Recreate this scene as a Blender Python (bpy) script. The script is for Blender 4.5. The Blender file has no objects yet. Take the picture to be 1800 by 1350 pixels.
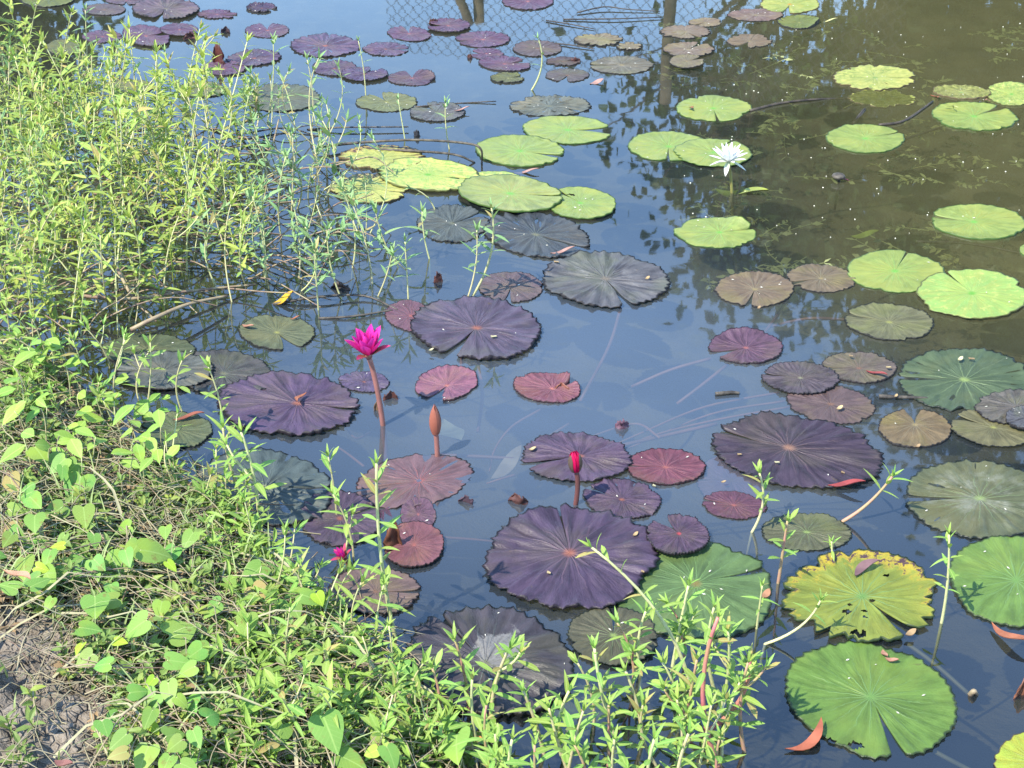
import bpy, math, random
import numpy as np
from mathutils import Vector, Matrix, noise
R = math.radians
random.seed(7)
scene = bpy.context.scene
C = scene.collection

# ------------------------------------------------------------------ camera
H = 1.85; PITCH = R(30.5); F = 2600.0
cam_d = bpy.data.cameras.new('camera'); cam = bpy.data.objects.new('camera', cam_d); C.objects.link(cam)
cam_d.sensor_width = 36; cam_d.lens = 36*F/1800; cam_d.clip_start = 0.05; cam_d.clip_end = 3000
cam.location = (0, 0, H); cam.rotation_euler = (R(90)-PITCH, 0, 0)
scene.camera = cam
# ------------------------------------------------------------------ sky and sun
SUN_EL = R(53); SUN_AZ = R(132)          # azimuth: from +Y (ahead of the camera) towards -X
w = bpy.data.worlds.new('World'); scene.world = w; w.use_nodes = True
nt = w.node_tree; bg = nt.nodes['Background']
sky = nt.nodes.new('ShaderNodeTexSky'); sky.sky_type = 'NISHITA'; sky.sun_disc = False
sky.sun_elevation = SUN_EL; sky.sun_rotation = -SUN_AZ
sky.air_density = 1.2; sky.dust_density = 0.0; sky.ozone_density = 4.0; sky.altitude = 50
nt.links.new(sky.outputs[0], bg.inputs[0]); bg.inputs[1].default_value = 0.15
sd = bpy.data.lights.new('sun', 'SUN'); sun = bpy.data.objects.new('sun', sd); C.objects.link(sun)
sd.energy = 2.95; sd.angle = R(0.5); sd.color = (1.0, 0.93, 0.80)
sdir = Vector((-math.sin(SUN_AZ)*math.cos(SUN_EL), math.cos(SUN_AZ)*math.cos(SUN_EL), math.sin(SUN_EL)))
sun.rotation_euler = sdir.to_track_quat('Z', 'Y').to_euler(); sun.location = sdir*30
vs = scene.view_settings
vs.view_transform = 'Standard'; vs.look = 'None'; vs.gamma = 1; vs.use_curve_mapping = False; vs.exposure = 1.70
scene.render.engine = 'CYCLES'
scene.cycles.max_bounces = 4; scene.cycles.transparent_max_bounces = 6
scene.cycles.diffuse_bounces = 2; scene.cycles.glossy_bounces = 2; scene.cycles.transmission_bounces = 2
scene.cycles.caustics_reflective = False; scene.cycles.caustics_refractive = False
scene.cycles.use_denoising = True

# ------------------------------------------------------------------ helpers
FW = Vector((0, math.cos(PITCH), -math.sin(PITCH))); UP = Vector((0, math.sin(PITCH), math.cos(PITCH)))
CAM = Vector((0, 0, H))
def ray(px, py): return FW + Vector((1, 0, 0))*((px-900)/F) + UP*((675-py)/F)
def at(px, py, z=0.0):
    d = ray(px, py); return CAM + d*((z-H)/d.z)
def at_y(px, py, y):
    d = ray(px, py); return CAM + d*(y/d.y)
def ppm(p):                      # metres per photo pixel at a point
    return (p-CAM).dot(FW)/F
def tag(o, label=None, cat=None, group=None, kind=None):
    if label: o['label'] = label
    if cat: o['category'] = cat
    if group: o['group'] = group
    if kind: o['kind'] = kind
    return o
def empty(name, loc):
    o = bpy.data.objects.new(name, None); o.location = loc; o.empty_display_size = .05; C.objects.link(o); return o
def link(name, me, parent=None, loc=None):
    o = bpy.data.objects.new(name, me); C.objects.link(o)
    if parent: o.parent = parent
    if loc is not None: o.location = loc
    return o
def copy_tree(o, parent=None):
    c = o.copy(); C.objects.link(c); c.parent = parent
    for ch in o.children: copy_tree(ch, c)
    return c
class MB:
    def __init__(s): s.v = []; s.f = []
    def add(s, vs_, fs_):
        n = len(s.v); s.v.extend(vs_); s.f.extend([tuple(i+n for i in f) for f in fs_])
    def tube(s, pts, r0, r1=None, seg=6, cap=True):
        if r1 is None: r1 = r0
        n = len(pts); pts = [Vector(p) for p in pts]; rings = []; base = len(s.v)
        t = (pts[1]-pts[0]).normalized(); a = t.orthogonal().normalized()
        for i, p in enumerate(pts):
            t = (pts[min(i+1, n-1)]-pts[max(i-1, 0)]).normalized()
            a = (a - t*a.dot(t)).normalized(); b = t.cross(a)
            r = (r0+(r1-r0)*i/(n-1)) if not callable(r0) else r0(i/(n-1))
            for k in range(seg):
                q = 2*math.pi*k/seg; s.v.append(tuple(p + a*(r*math.cos(q)) + b*(r*math.sin(q))))
        for i in range(n-1):
            for k in range(seg):
                k2 = (k+1) % seg
                s.f.append((base+i*seg+k, base+i*seg+k2, base+(i+1)*seg+k2, base+(i+1)*seg+k))
        if cap:
            s.f.append(tuple(base+k for k in range(seg))[::-1]); s.f.append(tuple(base+(n-1)*seg+k for k in range(seg)))
    def mesh(s, name, mat, smooth=True):
        me = bpy.data.meshes.new(name); me.from_pydata(s.v, [], s.f); me.update()
        if smooth: me.polygons.foreach_set('use_smooth', [True]*len(me.polygons))
        if mat: me.materials.append(mat)
        return me
    def build(s, name, mat, parent=None, loc=None, smooth=True):
        return link(name, s.mesh(name, mat, smooth), parent, loc)
def bez(p0, p1, p2, n):
    return [p0*(1-t)**2 + p1*(2*t*(1-t)) + p2*t*t for t in [i/n for i in range(n+1)]]
def smooth_path(pts, n=6):       # Catmull-Rom through the points
    P = [Vector(p) for p in pts]; P = [P[0]*2-P[1]] + P + [P[-1]*2-P[-2]]; out = []
    for i in range(1, len(P)-2):
        for k in range(n):
            t = k/n; a, b, c, d = P[i-1], P[i], P[i+1], P[i+2]
            out.append(((b*2)+(c-a)*t+(a*2-b*5+c*4-d)*t*t+(b*3-a-c*3+d)*t**3)*.5)
    out.append(P[-2]); return out
def frame(d, n):                 # local +Y along d, +Z near n
    y = d.normalized(); z = (n - y*n.dot(y))
    z = z.normalized() if z.length > 1e-5 else y.orthogonal().normalized()
    x = y.cross(z); return Matrix((x, y, z)).transposed()
def nz(x, y, z=0.0): return noise.noise(Vector((x, y, z)))
def fbm(x, y, z=0.0, o=4): return noise.fractal(Vector((x, y, z)), 1.0, 2.0, o)

# ------------------------------------------------------------------ materials
class NT:
    def __init__(s, name):
        s.m = bpy.data.materials.new(name); s.m.use_nodes = True; s.t = s.m.node_tree; s.t.nodes.clear()
        s.out = s.t.nodes.new('ShaderNodeOutputMaterial')
    def n(s, ty, **kw):
        x = s.t.nodes.new('ShaderNode'+ty)
        for k, v in kw.items(): setattr(x, k, v)
        return x
    def l(s, a, b): s.t.links.new(a, b)
    def put(s, sock, v):
        if isinstance(v, bpy.types.NodeSocket): s.l(v, sock)
        elif isinstance(v, (tuple, list)) and len(v) == 3 and sock.type == 'RGBA': sock.default_value = (*v, 1)
        else: sock.default_value = v
    def math(s, op, a, b=0.0, c=None, clamp=False):
        x = s.n('Math', operation=op, use_clamp=clamp); s.put(x.inputs[0], a); s.put(x.inputs[1], b)
        if c is not None: s.put(x.inputs[2], c)
        return x.outputs[0]
    def mix(s, f, a, b, mode='MIX'):
        x = s.n('Mix', data_type='RGBA', blend_type=mode); s.put(x.inputs[0], f); s.put(x.inputs[6], a); s.put(x.inputs[7], b); return x.outputs[2]
    def noise(s, vec, scale, detail=3, rough=.55, dist=0.0):
        x = s.n('TexNoise'); x.inputs['Scale'].default_value = scale; x.inputs['Detail'].default_value = detail
        x.inputs['Roughness'].default_value = rough; x.inputs['Distortion'].default_value = dist
        if vec is not None: s.l(vec, x.inputs['Vector'])
        return x.outputs['Fac']
    def ss(s, v, a, b, lo=0.0, hi=1.0):
        x = s.n('MapRange', interpolation_type='SMOOTHSTEP'); s.put(x.inputs[0], v)
        for i, q in enumerate((a, b, lo, hi)): s.put(x.inputs[i+1], q)
        return x.outputs[0]
    def comb(s, x, y, z=0.0):
        k = s.n('CombineXYZ'); s.put(k.inputs[0], x); s.put(k.inputs[1], y); s.put(k.inputs[2], z); return k.outputs[0]
    def bump(s, h, strength=.3, dist=.01, normal=None):
        b = s.n('Bump'); b.inputs['Strength'].default_value = strength; b.inputs['Distance'].default_value = dist
        s.l(h, b.inputs['Height'])
        if normal: s.l(normal, b.inputs['Normal'])
        return b.outputs[0]
    def principled(s, col, rough=.5, spec=.5, normal=None):
        p = s.n('BsdfPrincipled'); s.put(p.inputs['Base Color'], col); s.put(p.inputs['Roughness'], rough)
        p.inputs['Specular IOR Level'].default_value = spec
        if normal: s.l(normal, p.inputs['Normal'])
        return p.outputs[0]
    def done(s, sh): s.l(sh, s.out.inputs[0]); return s.m
def leaf_mat(name, col, var=.25, trans=.3, rough=.5, hue=.02, tcol=None, spec=.25, rib=0.0, dead=0.0, spot=0.0):
    t = NT(name); oi = t.n('ObjectInfo'); tc = t.n('TexCoord'); geo = t.n('NewGeometry')
    nrand = t.noise(geo.outputs['Position'], 9.0, 2)
    h = t.n('HueSaturation'); h.inputs['Color'].default_value = (*col, 1)
    r2 = t.math('FRACT', t.math('MULTIPLY', oi.outputs['Random'], 7.31))
    t.l(t.math('ADD', .5-hue, t.math('MULTIPLY', oi.outputs['Random'], 2*hue)), h.inputs['Hue'])
    t.l(t.math('ADD', 1-var, t.math('MULTIPLY', t.math('ADD', r2, nrand), var)), h.inputs['Value'])
    fine = t.noise(tc.outputs['Object'], 120.0, 2)
    c = t.mix(t.ss(fine, .45, .7, 0, .35), h.outputs[0], tuple(x*.6 for x in col))
    if spot:      # rust spots and chewed, browned patches
        c = t.mix(t.ss(t.noise(geo.outputs['Position'], 38.0, 4, .7), .60, .66, 0, spot), c, (.20, .15, .05))
        c = t.mix(t.ss(t.noise(geo.outputs['Position'], 14.0, 2), .52, .68, 0, .55), c, (col[0]*1.45, col[1]*1.15, col[2]*.7))
    if dead:
        c = t.mix(t.ss(oi.outputs['Random'], 1-dead, 1-dead*.6), c, (.36, .27, .10))
    if rib:
        so = t.n('SeparateXYZ'); t.l(tc.outputs['Object'], so.inputs[0]); ax_ = t.math('ABSOLUTE', so.outputs[0])
        c = t.mix(t.ss(ax_, .012, .035, rib, 0), c, (col[0]*1.5+.05, col[1]*1.25+.05, col[2]*1.5+.03))
        sv = t.math('ABSOLUTE', t.math('SUBTRACT', t.math('FRACT', t.math('MULTIPLY', t.math('SUBTRACT', so.outputs[1], t.math('MULTIPLY', ax_, .8)), 7.0)), .5))
        c = t.mix(t.ss(sv, .03, .10, rib*.45, 0), c, (col[0]*1.4+.04, col[1]*1.2+.04, col[2]*1.4+.02))
    p = t.principled(c, rough, spec)
    tr = t.n('BsdfTranslucent'); t.put(tr.inputs[0], t.mix(.5, c, tcol or (col[0]*1.6, col[1]*1.5, col[2]*.7)))
    m = t.n('MixShader'); m.inputs[0].default_value = trans; t.l(p, m.inputs[1]); t.l(tr.outputs[0], m.inputs[2])
    return t.done(m.outputs[0])
def plain(name, col, col2=None, scale=20, rough=.7, bump=0.0, spec=.3):
    t = NT(name); tc = t.n('TexCoord'); f = t.noise(tc.outputs['Object'], scale, 4)
    c = t.mix(t.ss(f, .35, .65), col, col2 or tuple(x*.55 for x in col))
    return t.done(t.principled(c, rough, spec, t.bump(f, bump, .004) if bump else None))

M = {}
M['weed'] = leaf_mat('weed_leaf', (.30, .40, .085), var=.42, trans=.3, hue=.035, rib=.4, dead=.09)
M['weed_b'] = leaf_mat('weed_leaf_bluish', (.21, .34, .13), var=.35, trans=.28, hue=.03, rib=.4, dead=.06)
M['weed_f'] = leaf_mat('weed_leaf_front', (.23, .37, .075), var=.4, trans=.3, hue=.035, rib=.5, dead=.07)
M['weed_stem'] = leaf_mat('weed_stem', (.50, .48, .24), var=.3, trans=.05, hue=.03)
M['pink_stem'] = plain('pink_stem', (.42, .20, .16), (.33, .30, .12), 14, .45)
M['pink_weed'] = plain('pink_weed_stem', (.45, .13, .15), (.42, .22, .12), 9, .4)
M['heart'] = leaf_mat('heart_leaf', (.19, .34, .07), var=.42, trans=.32, hue=.035, rib=.5, spot=.7, dead=.05)
M['heart_y'] = leaf_mat('heart_leaf_young', (.36, .50, .05), var=.2, trans=.35, rib=.5)
M['obovate'] = leaf_mat('obovate_leaf', (.25, .42, .075), var=.35, trans=.3, rib=.5, spot=.5)
M['herb'] = leaf_mat('herb', (.24, .33, .085), var=.5, trans=.28, spot=.6)
M['herb_d'] = leaf_mat('herb_dark', (.16, .26, .065), var=.45, trans=.25)
M['grass'] = leaf_mat('grass', (.29, .37, .14), var=.4, trans=.25)
M['straw'] = leaf_mat('straw', (.40, .35, .21), var=.6, trans=.12, rough=.7)
M['litter'] = leaf_mat('dead_leaf', (.30, .22, .11), var=.6, trans=.1, rough=.8)
M['deadstem'] = plain('dead_stem', (.07, .055, .04), (.03, .025, .02), 30, .5)
M['twig'] = plain('twig', (.10, .085, .065), (.035, .03, .025), 40, .55, .3)
M['runner'] = plain('runner', (.30, .24, .14), (.17, .11, .08), 25, .5)
M['stalk'] = plain('sunken_stalk', (.24, .105, .06), (.15, .075, .045), 9, .5)
M['post'] = plain('post', (.17, .13, .08), (.09, .07, .045), 8, .9, .5)
M['wire'] = plain('wire', (.06, .06, .065), (.09, .08, .07), 30, .5)
M['bark'] = plain('bark', (.12, .09, .06), (.05, .04, .03), 12, .9, .8)
M['tree'] = leaf_mat('tree_leaf', (.055, .085, .02), var=.5, trans=.25)
M['tree_b'] = leaf_mat('tree_leaf_light', (.09, .12, .025), var=.5, trans=.3)
M['subleaf'] = leaf_mat('submerged_leaf', (.22, .225, .085), var=.6, trans=0)
M['speck'] = plain('speck', (.75, .72, .6), (.5, .48, .35), 60, .6)
M['white_bit'] = plain('white_bit', (.62, .60, .52), (.4, .38, .3), 60, .6)

# ------------------------------------------------------------------ terrain (bank, pond bed, far bank: one sheet)
SHORE = [(-900, 470), (-300, 520), (0, 585), (110, 640), (215, 760), (320, 838), (415, 890), (470, 965), (560, 1045), (640, 1110),
         (705, 1185), (770, 1265), (840, 1345), (960, 1430), (1300, 1500), (2000, 1560), (3200, 1600)]
LAND = [at(*p).to_2d() for p in SHORE]
LAND = [Vector((-30, 4.6)), Vector((-9, 4.5))] + LAND + [Vector((9, .9)), Vector((30, .8)), Vector((30, -30)), Vector((-30, -30))]
LA = np.array([[p.x, p.y] for p in LAND])
def sdist(X, Y):                # >0 on land, vectorised
    X = np.asarray(X, float); Y = np.asarray(Y, float)
    d = np.full(X.shape, 1e9); ins = np.zeros(X.shape, bool)
    for i in range(len(LA)):
        x0, y0 = LA[i]; x1, y1 = LA[(i+1) % len(LA)]
        dx, dy = x1-x0, y1-y0; L2 = dx*dx+dy*dy
        t = np.clip(((X-x0)*dx+(Y-y0)*dy)/L2, 0, 1)
        d = np.minimum(d, np.hypot(X-x0-t*dx, Y-y0-t*dy))
        if y0 != y1:
            c = ((y0 > Y) != (y1 > Y)) & (X < (x1-x0)*(Y-y0)/(y1-y0)+x0); ins ^= c
    return np.where(ins, d, -d)
def height_of(X, Y):
    s = sdist(X, Y); far = np.maximum(np.asarray(Y)-8.6, np.maximum(np.abs(X)-13, -99))
    s = np.maximum(s, far)
    up = .30*(1-np.exp(-np.maximum(s, 0)*1.4)); dn = -.55*(1-np.exp(np.minimum(s, 0)*1.6))
    return np.where(s > 0, up, dn)
LX0, LY0, LS = -4.0, .4, .02
_lx, _ly = np.meshgrid(np.arange(LX0, 4.0, LS), np.arange(LY0, 7.0, LS)); LUT = height_of(_lx, _ly).tolist(); LNX, LNY = len(LUT[0]), len(LUT)
def hq(x, y):                    # quick bilinear look-up near the camera
    i = (x-LX0)/LS; j = (y-LY0)/LS; i0, j0 = int(i), int(j)
    if i < 0 or j < 0 or i0 >= LNX-1 or j0 >= LNY-1: return float(height_of(np.array(x), np.array(y)))
    u, v = i-i0, j-j0; a, c = LUT[j0], LUT[j0+1]
    return (a[i0]*(1-u)+a[i0+1]*u)*(1-v)+(c[i0]*(1-u)+c[i0+1]*u)*v
def ground(x, y):
    z = hq(x, y)
    if z > -.1: z += .018*fbm(x*5, y*5, 3) + .02*max(0, z*4)*nz(x*14, y*14, 5)
    return z
def spaced(a, b, fa, fb, fs, cs):
    fine = np.arange(fa, fb, fs); left = [fa]; s = fs
    while left[-1] > a: s = min(s*1.25, cs); left.append(left[-1]-s)
    right = [fine[-1]]; s = fs
    while right[-1] < b: s = min(s*1.25, cs); right.append(right[-1]+s)
    return np.array(sorted(set(np.round(left[1:] + list(fine) + right[1:], 5))))
gx = spaced(-320, 320, -1.5, .3, .012, 60); gy = spaced(-120, 520, 1.45, 3.3, .014, 60)
GX, GY = np.meshgrid(gx, gy); GZ = height_of(GX, GY)
vv = []
for j in range(len(gy)):
    for i in range(len(gx)):
        x, y, z = float(gx[i]), float(gy[j]), float(GZ[j, i])
        if z > -.1 and -2.5 < x < 2.5 and y < 6:
            z += .018*fbm(x*5, y*5, 3) + .02*max(0, z*4)*nz(x*14, y*14, 5)
            if z > .02 and x < -.2: # dry clods
                q = noise.voronoi(Vector((x*22, y*22, .3)))[0]; z += .020*(min(q[1]-q[0], .30)/.30-.6)*min(1, z*6) + .014*nz(x*26, y*26, 8) + .007*nz(x*55, y*55, 1)
        elif y > 8.6: z += .05*fbm(x*.6, y*.6, 2)
        vv.append((x, y, z))
nx = len(gx)
ff = [(j*nx+i, j*nx+i+1, (j+1)*nx+i+1, (j+1)*nx+i) for j in range(len(gy)-1) for i in range(nx-1)]
t = NT('earth'); geo = t.n('NewGeometry'); P_ = geo.outputs['Position']; sep = t.n('SeparateXYZ'); t.l(P_, sep.inputs[0])
n1 = t.noise(P_, 7, 5); n2 = t.noise(P_, 45, 5, .65); n3 = t.noise(P_, 160, 3)
dry = t.mix(t.ss(n1, .35, .65), (.23, .195, .155), (.155, .13, .10))
dry = t.mix(t.ss(n2, .5, .68, 0, .8), dry, (.29, .255, .21)); dry = t.mix(t.ss(n3, .55, .7, 0, .5), dry, (.10, .08, .06))
wet = t.mix(t.ss(n1, .35, .65), (.10, .088, .048), (.065, .062, .036))
zz = sep.outputs[2]
colr = t.mix(t.ss(zz, .0, .07), wet, dry)
far_ = t.mix(t.ss(n1, .4, .6), (.10, .13, .04), (.15, .13, .07))
colr = t.mix(t.ss(sep.outputs[1], 8.4, 9.2), colr, far_)
n4 = t.n('TexVoronoi', feature='DISTANCE_TO_EDGE'); n4.inputs['Scale'].default_value = 38; t.l(P_, n4.inputs['Vector'])
nb = t.bump(t.math('ADD', n2, t.math('MULTIPLY', t.math('MULTIPLY', t.ss(n4.outputs[0], 0, .12), .5), t.ss(sep.outputs[2], .02, .08))), 1.0, .010, t.bump(n3, .7, .004))
MAT_EARTH = t.done(t.principled(colr, .9, .2, nb))
me = bpy.data.meshes.new('ground'); me.from_pydata(vv, [], ff); me.update(); me.materials.append(MAT_EARTH)
me.polygons.foreach_set('use_smooth', [True]*len(me.polygons))
tag(link('ground', me), kind='structure', label='dry clay bank and muddy pond bed')

# ------------------------------------------------------------------ water
t = NT('pond_water'); geo = t.n('NewGeometry'); P_ = geo.outputs['Position']
mp = t.n('Mapping'); t.l(P_, mp.inputs[0]); mp.inputs['Scale'].default_value = (1.0, 2.2, 1)
w1 = t.noise(mp.outputs[0], 3.0, 2, .5); w2 = t.noise(mp.outputs[0], 14.0, 2, .5)
hgt = t.math('ADD', t.math('MULTIPLY', w1, 1.0), t.math('MULTIPLY', w2, .05))
nb = t.bump(hgt, .026, .010)
fr = t.n('Fresnel'); fr.inputs['IOR'].default_value = 1.92; t.l(nb, fr.inputs['Normal'])
gl = t.n('BsdfGlossy'); gl.inputs['Roughness'].default_value = .022; gl.inputs['Color'].default_value = (.93, .97, 1, 1); t.l(nb, gl.inputs['Normal'])
m1 = t.noise(P_, 1.3, 4, .6, .4); m2 = t.noise(P_, 12, 4, .6)
sx = t.n('SeparateXYZ'); t.l(P_, sx.inputs[0])
murk_mirror_col = t.mix(t.ss(m1, .35, .65), (.012, .014, .018), (.024, .028, .032))
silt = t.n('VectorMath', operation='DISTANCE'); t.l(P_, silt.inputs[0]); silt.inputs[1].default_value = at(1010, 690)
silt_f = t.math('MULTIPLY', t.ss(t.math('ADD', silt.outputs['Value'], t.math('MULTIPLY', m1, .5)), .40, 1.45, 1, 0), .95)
murk_mirror_col = t.mix(silt_f, murk_mirror_col, (.095, .118, .150))          # cloud of stirred-up silt
murk_mirror_col = t.mix(t.math('MULTIPLY', t.ss(sx.outputs[0], .4, 1.5, 0, .85), t.ss(sx.outputs[1], 2.7, 3.8)), murk_mirror_col, (.13, .12, .045))  # olive painted into the far right water, where trees mirror instead of sky
murk_mirror_col = t.mix(t.math('MULTIPLY', t.ss(m2, .5, .75, 0, .3), t.ss(sx.outputs[1], 2.4, 3.4)), murk_mirror_col, (.12, .12, .07))
df = t.n('BsdfDiffuse'); t.l(murk_mirror_col, df.inputs[0])
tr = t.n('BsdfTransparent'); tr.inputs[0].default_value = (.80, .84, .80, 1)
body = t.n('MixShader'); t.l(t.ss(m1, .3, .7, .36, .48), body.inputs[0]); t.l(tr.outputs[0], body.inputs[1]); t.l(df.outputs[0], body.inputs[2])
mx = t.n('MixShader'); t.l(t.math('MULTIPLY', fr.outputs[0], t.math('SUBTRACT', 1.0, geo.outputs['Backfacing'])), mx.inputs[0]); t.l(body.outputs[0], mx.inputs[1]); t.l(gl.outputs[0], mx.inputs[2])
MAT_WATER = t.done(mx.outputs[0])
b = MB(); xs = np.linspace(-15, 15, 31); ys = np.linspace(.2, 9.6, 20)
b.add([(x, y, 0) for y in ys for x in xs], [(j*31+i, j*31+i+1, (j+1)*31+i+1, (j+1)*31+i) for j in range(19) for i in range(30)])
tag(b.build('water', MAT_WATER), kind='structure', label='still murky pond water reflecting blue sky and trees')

# ------------------------------------------------------------------ far bank: chain-link fence and trees (seen mirrored in the water)
def FY(x): return 10.2 - .42*(x-1.1)                # the fence line recedes to the left
fence = tag(empty('chain_link_fence', (1.1, FY(1.1), ground(1.1, FY(1.1)))), 'wire chain link fence on brown posts, mirrored at the top of the water', 'fence')
FO = fence.location
GZF = .12
b = MB(); cell = .042; x0, x1 = -.95, 2.6; ftop = 1.62; n = int((x1-x0)/cell)
for i in range(n):
    x = x0+i*cell; pts = []
    rows = int((ftop-GZF)/cell)
    for k in range(rows+1):
        xx = x + (cell if (k+i) % 2 else 0)
        pts.append(Vector((xx, FY(xx), GZF+.1+k*cell)) - FO)
    b.tube(pts, .0036, seg=3, cap=False)
for zt in (GZF+.08, ):
    b.tube([Vector((x, FY(x), zt))-FO for x in (x0, x1)], .004, seg=3)
tag(b.build('mesh', M['wire'], fence), kind='stuff')
for px, hh, r in ((845, 1.38, .042), (1168, 1.78, .045), (655, 1.25, .025)):
    x = (px-900)/F*11.2; x = (px-900)/F*math.hypot(FY(x), 3.2); y = FY(x)
    b = MB(); pts = [Vector((x+.01*math.sin(k), y-.06, GZF-.1+k*(hh-GZF+.1)/6))-FO for k in range(7)]
    b.tube(pts, r, r*.92, 10); b.build('post', M['post'], fence)
    if px == 845:
        b = MB(); b.tube([Vector((x-.55, y-.1, GZF-.05))-FO, Vector((x-.07, y-.1, hh))-FO], .035, seg=8); b.build('brace', M['post'], fence)

def tree(name, x, y, h, rx, rz, seed, label, leaves=5200, mat='tree', ls=.085, zc=None, skew=0):
    rng = random.Random(seed); z0 = ground(x, y); T = tag(empty(name, (x, y, z0)), label, 'tree', 'trees along the far bank')
    zc = zc or h-rz
    b = MB(); top = Vector((rng.uniform(-.2, .2)+skew*.3, rng.uniform(-.2, .2), h*.86))
    tp = bez(Vector((0, 0, -.15)), Vector((rng.uniform(-.25, .25), 0, h*.4)), top, 9); b.tube(tp, .05+.016*h, .015, 9); b.build('trunk', M['bark'], T)
    clumps = []
    for k in range(16):
        a = rng.uniform(0, 6.28); i = rng.randint(3, 8); s = tp[i]
        e = Vector((math.cos(a)*rx*rng.uniform(.55, 1)+skew, math.sin(a)*rx*rng.uniform(.5, 1), zc+rz*rng.uniform(-.85, .95)))
        bb = MB(); pp = bez(s, (s+e)*.5+Vector((0, 0, .25)), e, 6); bb.tube(pp, .028, .006, 6); bb.build('branch', M['bark'], T)
        for q in (2, 3, 4, 5, 6): clumps.append(pp[q])
    for k in range(70):
        u = Vector((rng.gauss(0, 1), rng.gauss(0, 1), rng.gauss(0, 1))).normalized()*rng.uniform(.35, 1.05)
        clumps.append(Vector((u.x*rx+skew*rng.random(), u.y*rx, zc+u.z*rz)))
    b = MB()
    for k in range(leaves):
        c = rng.choice(clumps); sp = .20
        p = c + Vector((rng.gauss(0, sp), rng.gauss(0, sp), rng.gauss(0, sp*.8)))
        d = Vector((rng.gauss(0, 1), rng.gauss(0, 1), rng.gauss(-.6, .7))).normalized(); s = ls*rng.uniform(.7, 1.5)
        m3 = frame(d, Vector((rng.gauss(0, 1), rng.gauss(0, 1), rng.gauss(1, 1))))
        b.add([tuple(p+m3 @ Vector(q)) for q in ((0, 0, 0), (.42*s, s*.55, .1*s), (0, 1.4*s, 0), (-.42*s, s*.55, .1*s))], [(0, 1, 2), (0, 2, 3)])
    tag(b.build('crown', M[mat], T, smooth=False), kind='stuff')
tree('bank_tree', 3.05, 12.0, 4.25, 1.55, 1.15, 1, 'leafy tree across the pond whose reflection starts right of the fence', 11000)
tree('bank_tree', 4.6, 11.5, 5.6, 1.45, 2.2, 2, 'tallest broad tree across the pond at the right of the reflection', 16000)
tree('bank_tree', 6.7, 12.5, 6.2, 1.6, 2.5, 3, 'rightmost tree across the pond beside the tallest one', 12000)
tree('bank_tree', 4.3, 13.6, 4.2, 1.6, 2.0, 4, 'low bushy tree behind the two nearer trees across the pond', 12000, 'tree_b')
tree('bank_tree', -4.3, 11.3, 2.25, 1.0, .95, 6, 'low round tree across the pond at the upper left', 6000, 'tree_b')
tree('bank_tree', -6.0, 11.8, 2.8, 1.2, 1.2, 8, 'leftmost round tree across the pond', 5000)
tree('bank_sapling', 1.9, 10.9, 2.75, .75, .75, 12, 'thin sapling with drooping leafy twigs beside the fence post across the pond', 1300, 'tree', .07, skew=-.45)

# ------------------------------------------------------------------ lily pads
KINDS = {  # col, second col, vein, centre, rim, relief, teeth, tooth size, roughness, blotch
 'purple': ((.072, .047, .090), (.040, .026, .052), (.12, .075, .10), (.26, .10, .07), (.014, .010, .014), .0055, 44, .034, .42, 0),
 'plum':   ((.120, .060, .105), (.080, .038, .070), (.20, .10, .12), (.30, .11, .10), (.02, .012, .016), .0035, 38, .026, .42, 0),
 'dark':   ((.050, .034, .052), (.030, .021, .032), (.10, .065, .07), (.22, .12, .08), (.010, .008, .010), .0045, 52, .040, .45, 0),
 'red':    ((.21, .050, .070), (.15, .036, .055), (.34, .12, .12), (.36, .12, .10), (.025, .010, .012), .003, 40, .026, .42, 0),
 'pink':   ((.25, .105, .140), (.17, .070, .110), (.38, .18, .18), (.48, .17, .14), (.03, .012, .016), .004, 40, .024, .40, 0),
 'slate':  ((.055, .082, .080), (.038, .058, .060), (.12, .14, .12), (.16, .16, .10), (.012, .012, .012), .0045, 44, .030, .42, .0),
 'grey':   ((.115, .112, .118), (.070, .068, .078), (.17, .16, .16), (.20, .17, .13), (.02, .018, .02), .006, 46, .034, .55, .25),
 'taupe':  ((.140, .122, .082), (.100, .083, .062), (.20, .18, .11), (.26, .20, .09), (.016, .013, .012), .0025, 38, .026, .5, .1),
 'brown':  ((.110, .078, .070), (.078, .055, .052), (.18, .12, .09), (.22, .12, .08), (.016, .011, .011), .003, 42, .028, .48, .1),
 'olive':  ((.135, .138, .058), (.098, .100, .044), (.22, .22, .10), (.30, .30, .09), (.015, .015, .010), .0025, 40, .026, .5, .1),
 'dgreen': ((.068, .115, .062), (.050, .090, .052), (.17, .23, .10), (.26, .34, .10), (.012, .018, .012), .0035, 46, .028, .42, .05),
 'mgreen': ((.090, .185, .045), (.070, .150, .040), (.15, .26, .09), (.14, .26, .06), (.03, .05, .015), .0022, 46, .022, .42, .05),
 'green':  ((.165, .330, .062), (.140, .290, .056), (.19, .37, .08), (.14, .34, .05), (.06, .11, .02), .0014, 26, .013, .42, .0),
 'mottle': ((.21, .335, .085), (.30, .36, .09), (.26, .38, .10), (.12, .32, .04), (.10, .11, .03), .002, 26, .02, .5, .75),
 'yellow': ((.33, .36, .10), (.22, .29, .07), (.34, .37, .14), (.20, .30, .08), (.12, .09, .04), .003, 24, .03, .55, .8),
}
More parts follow.
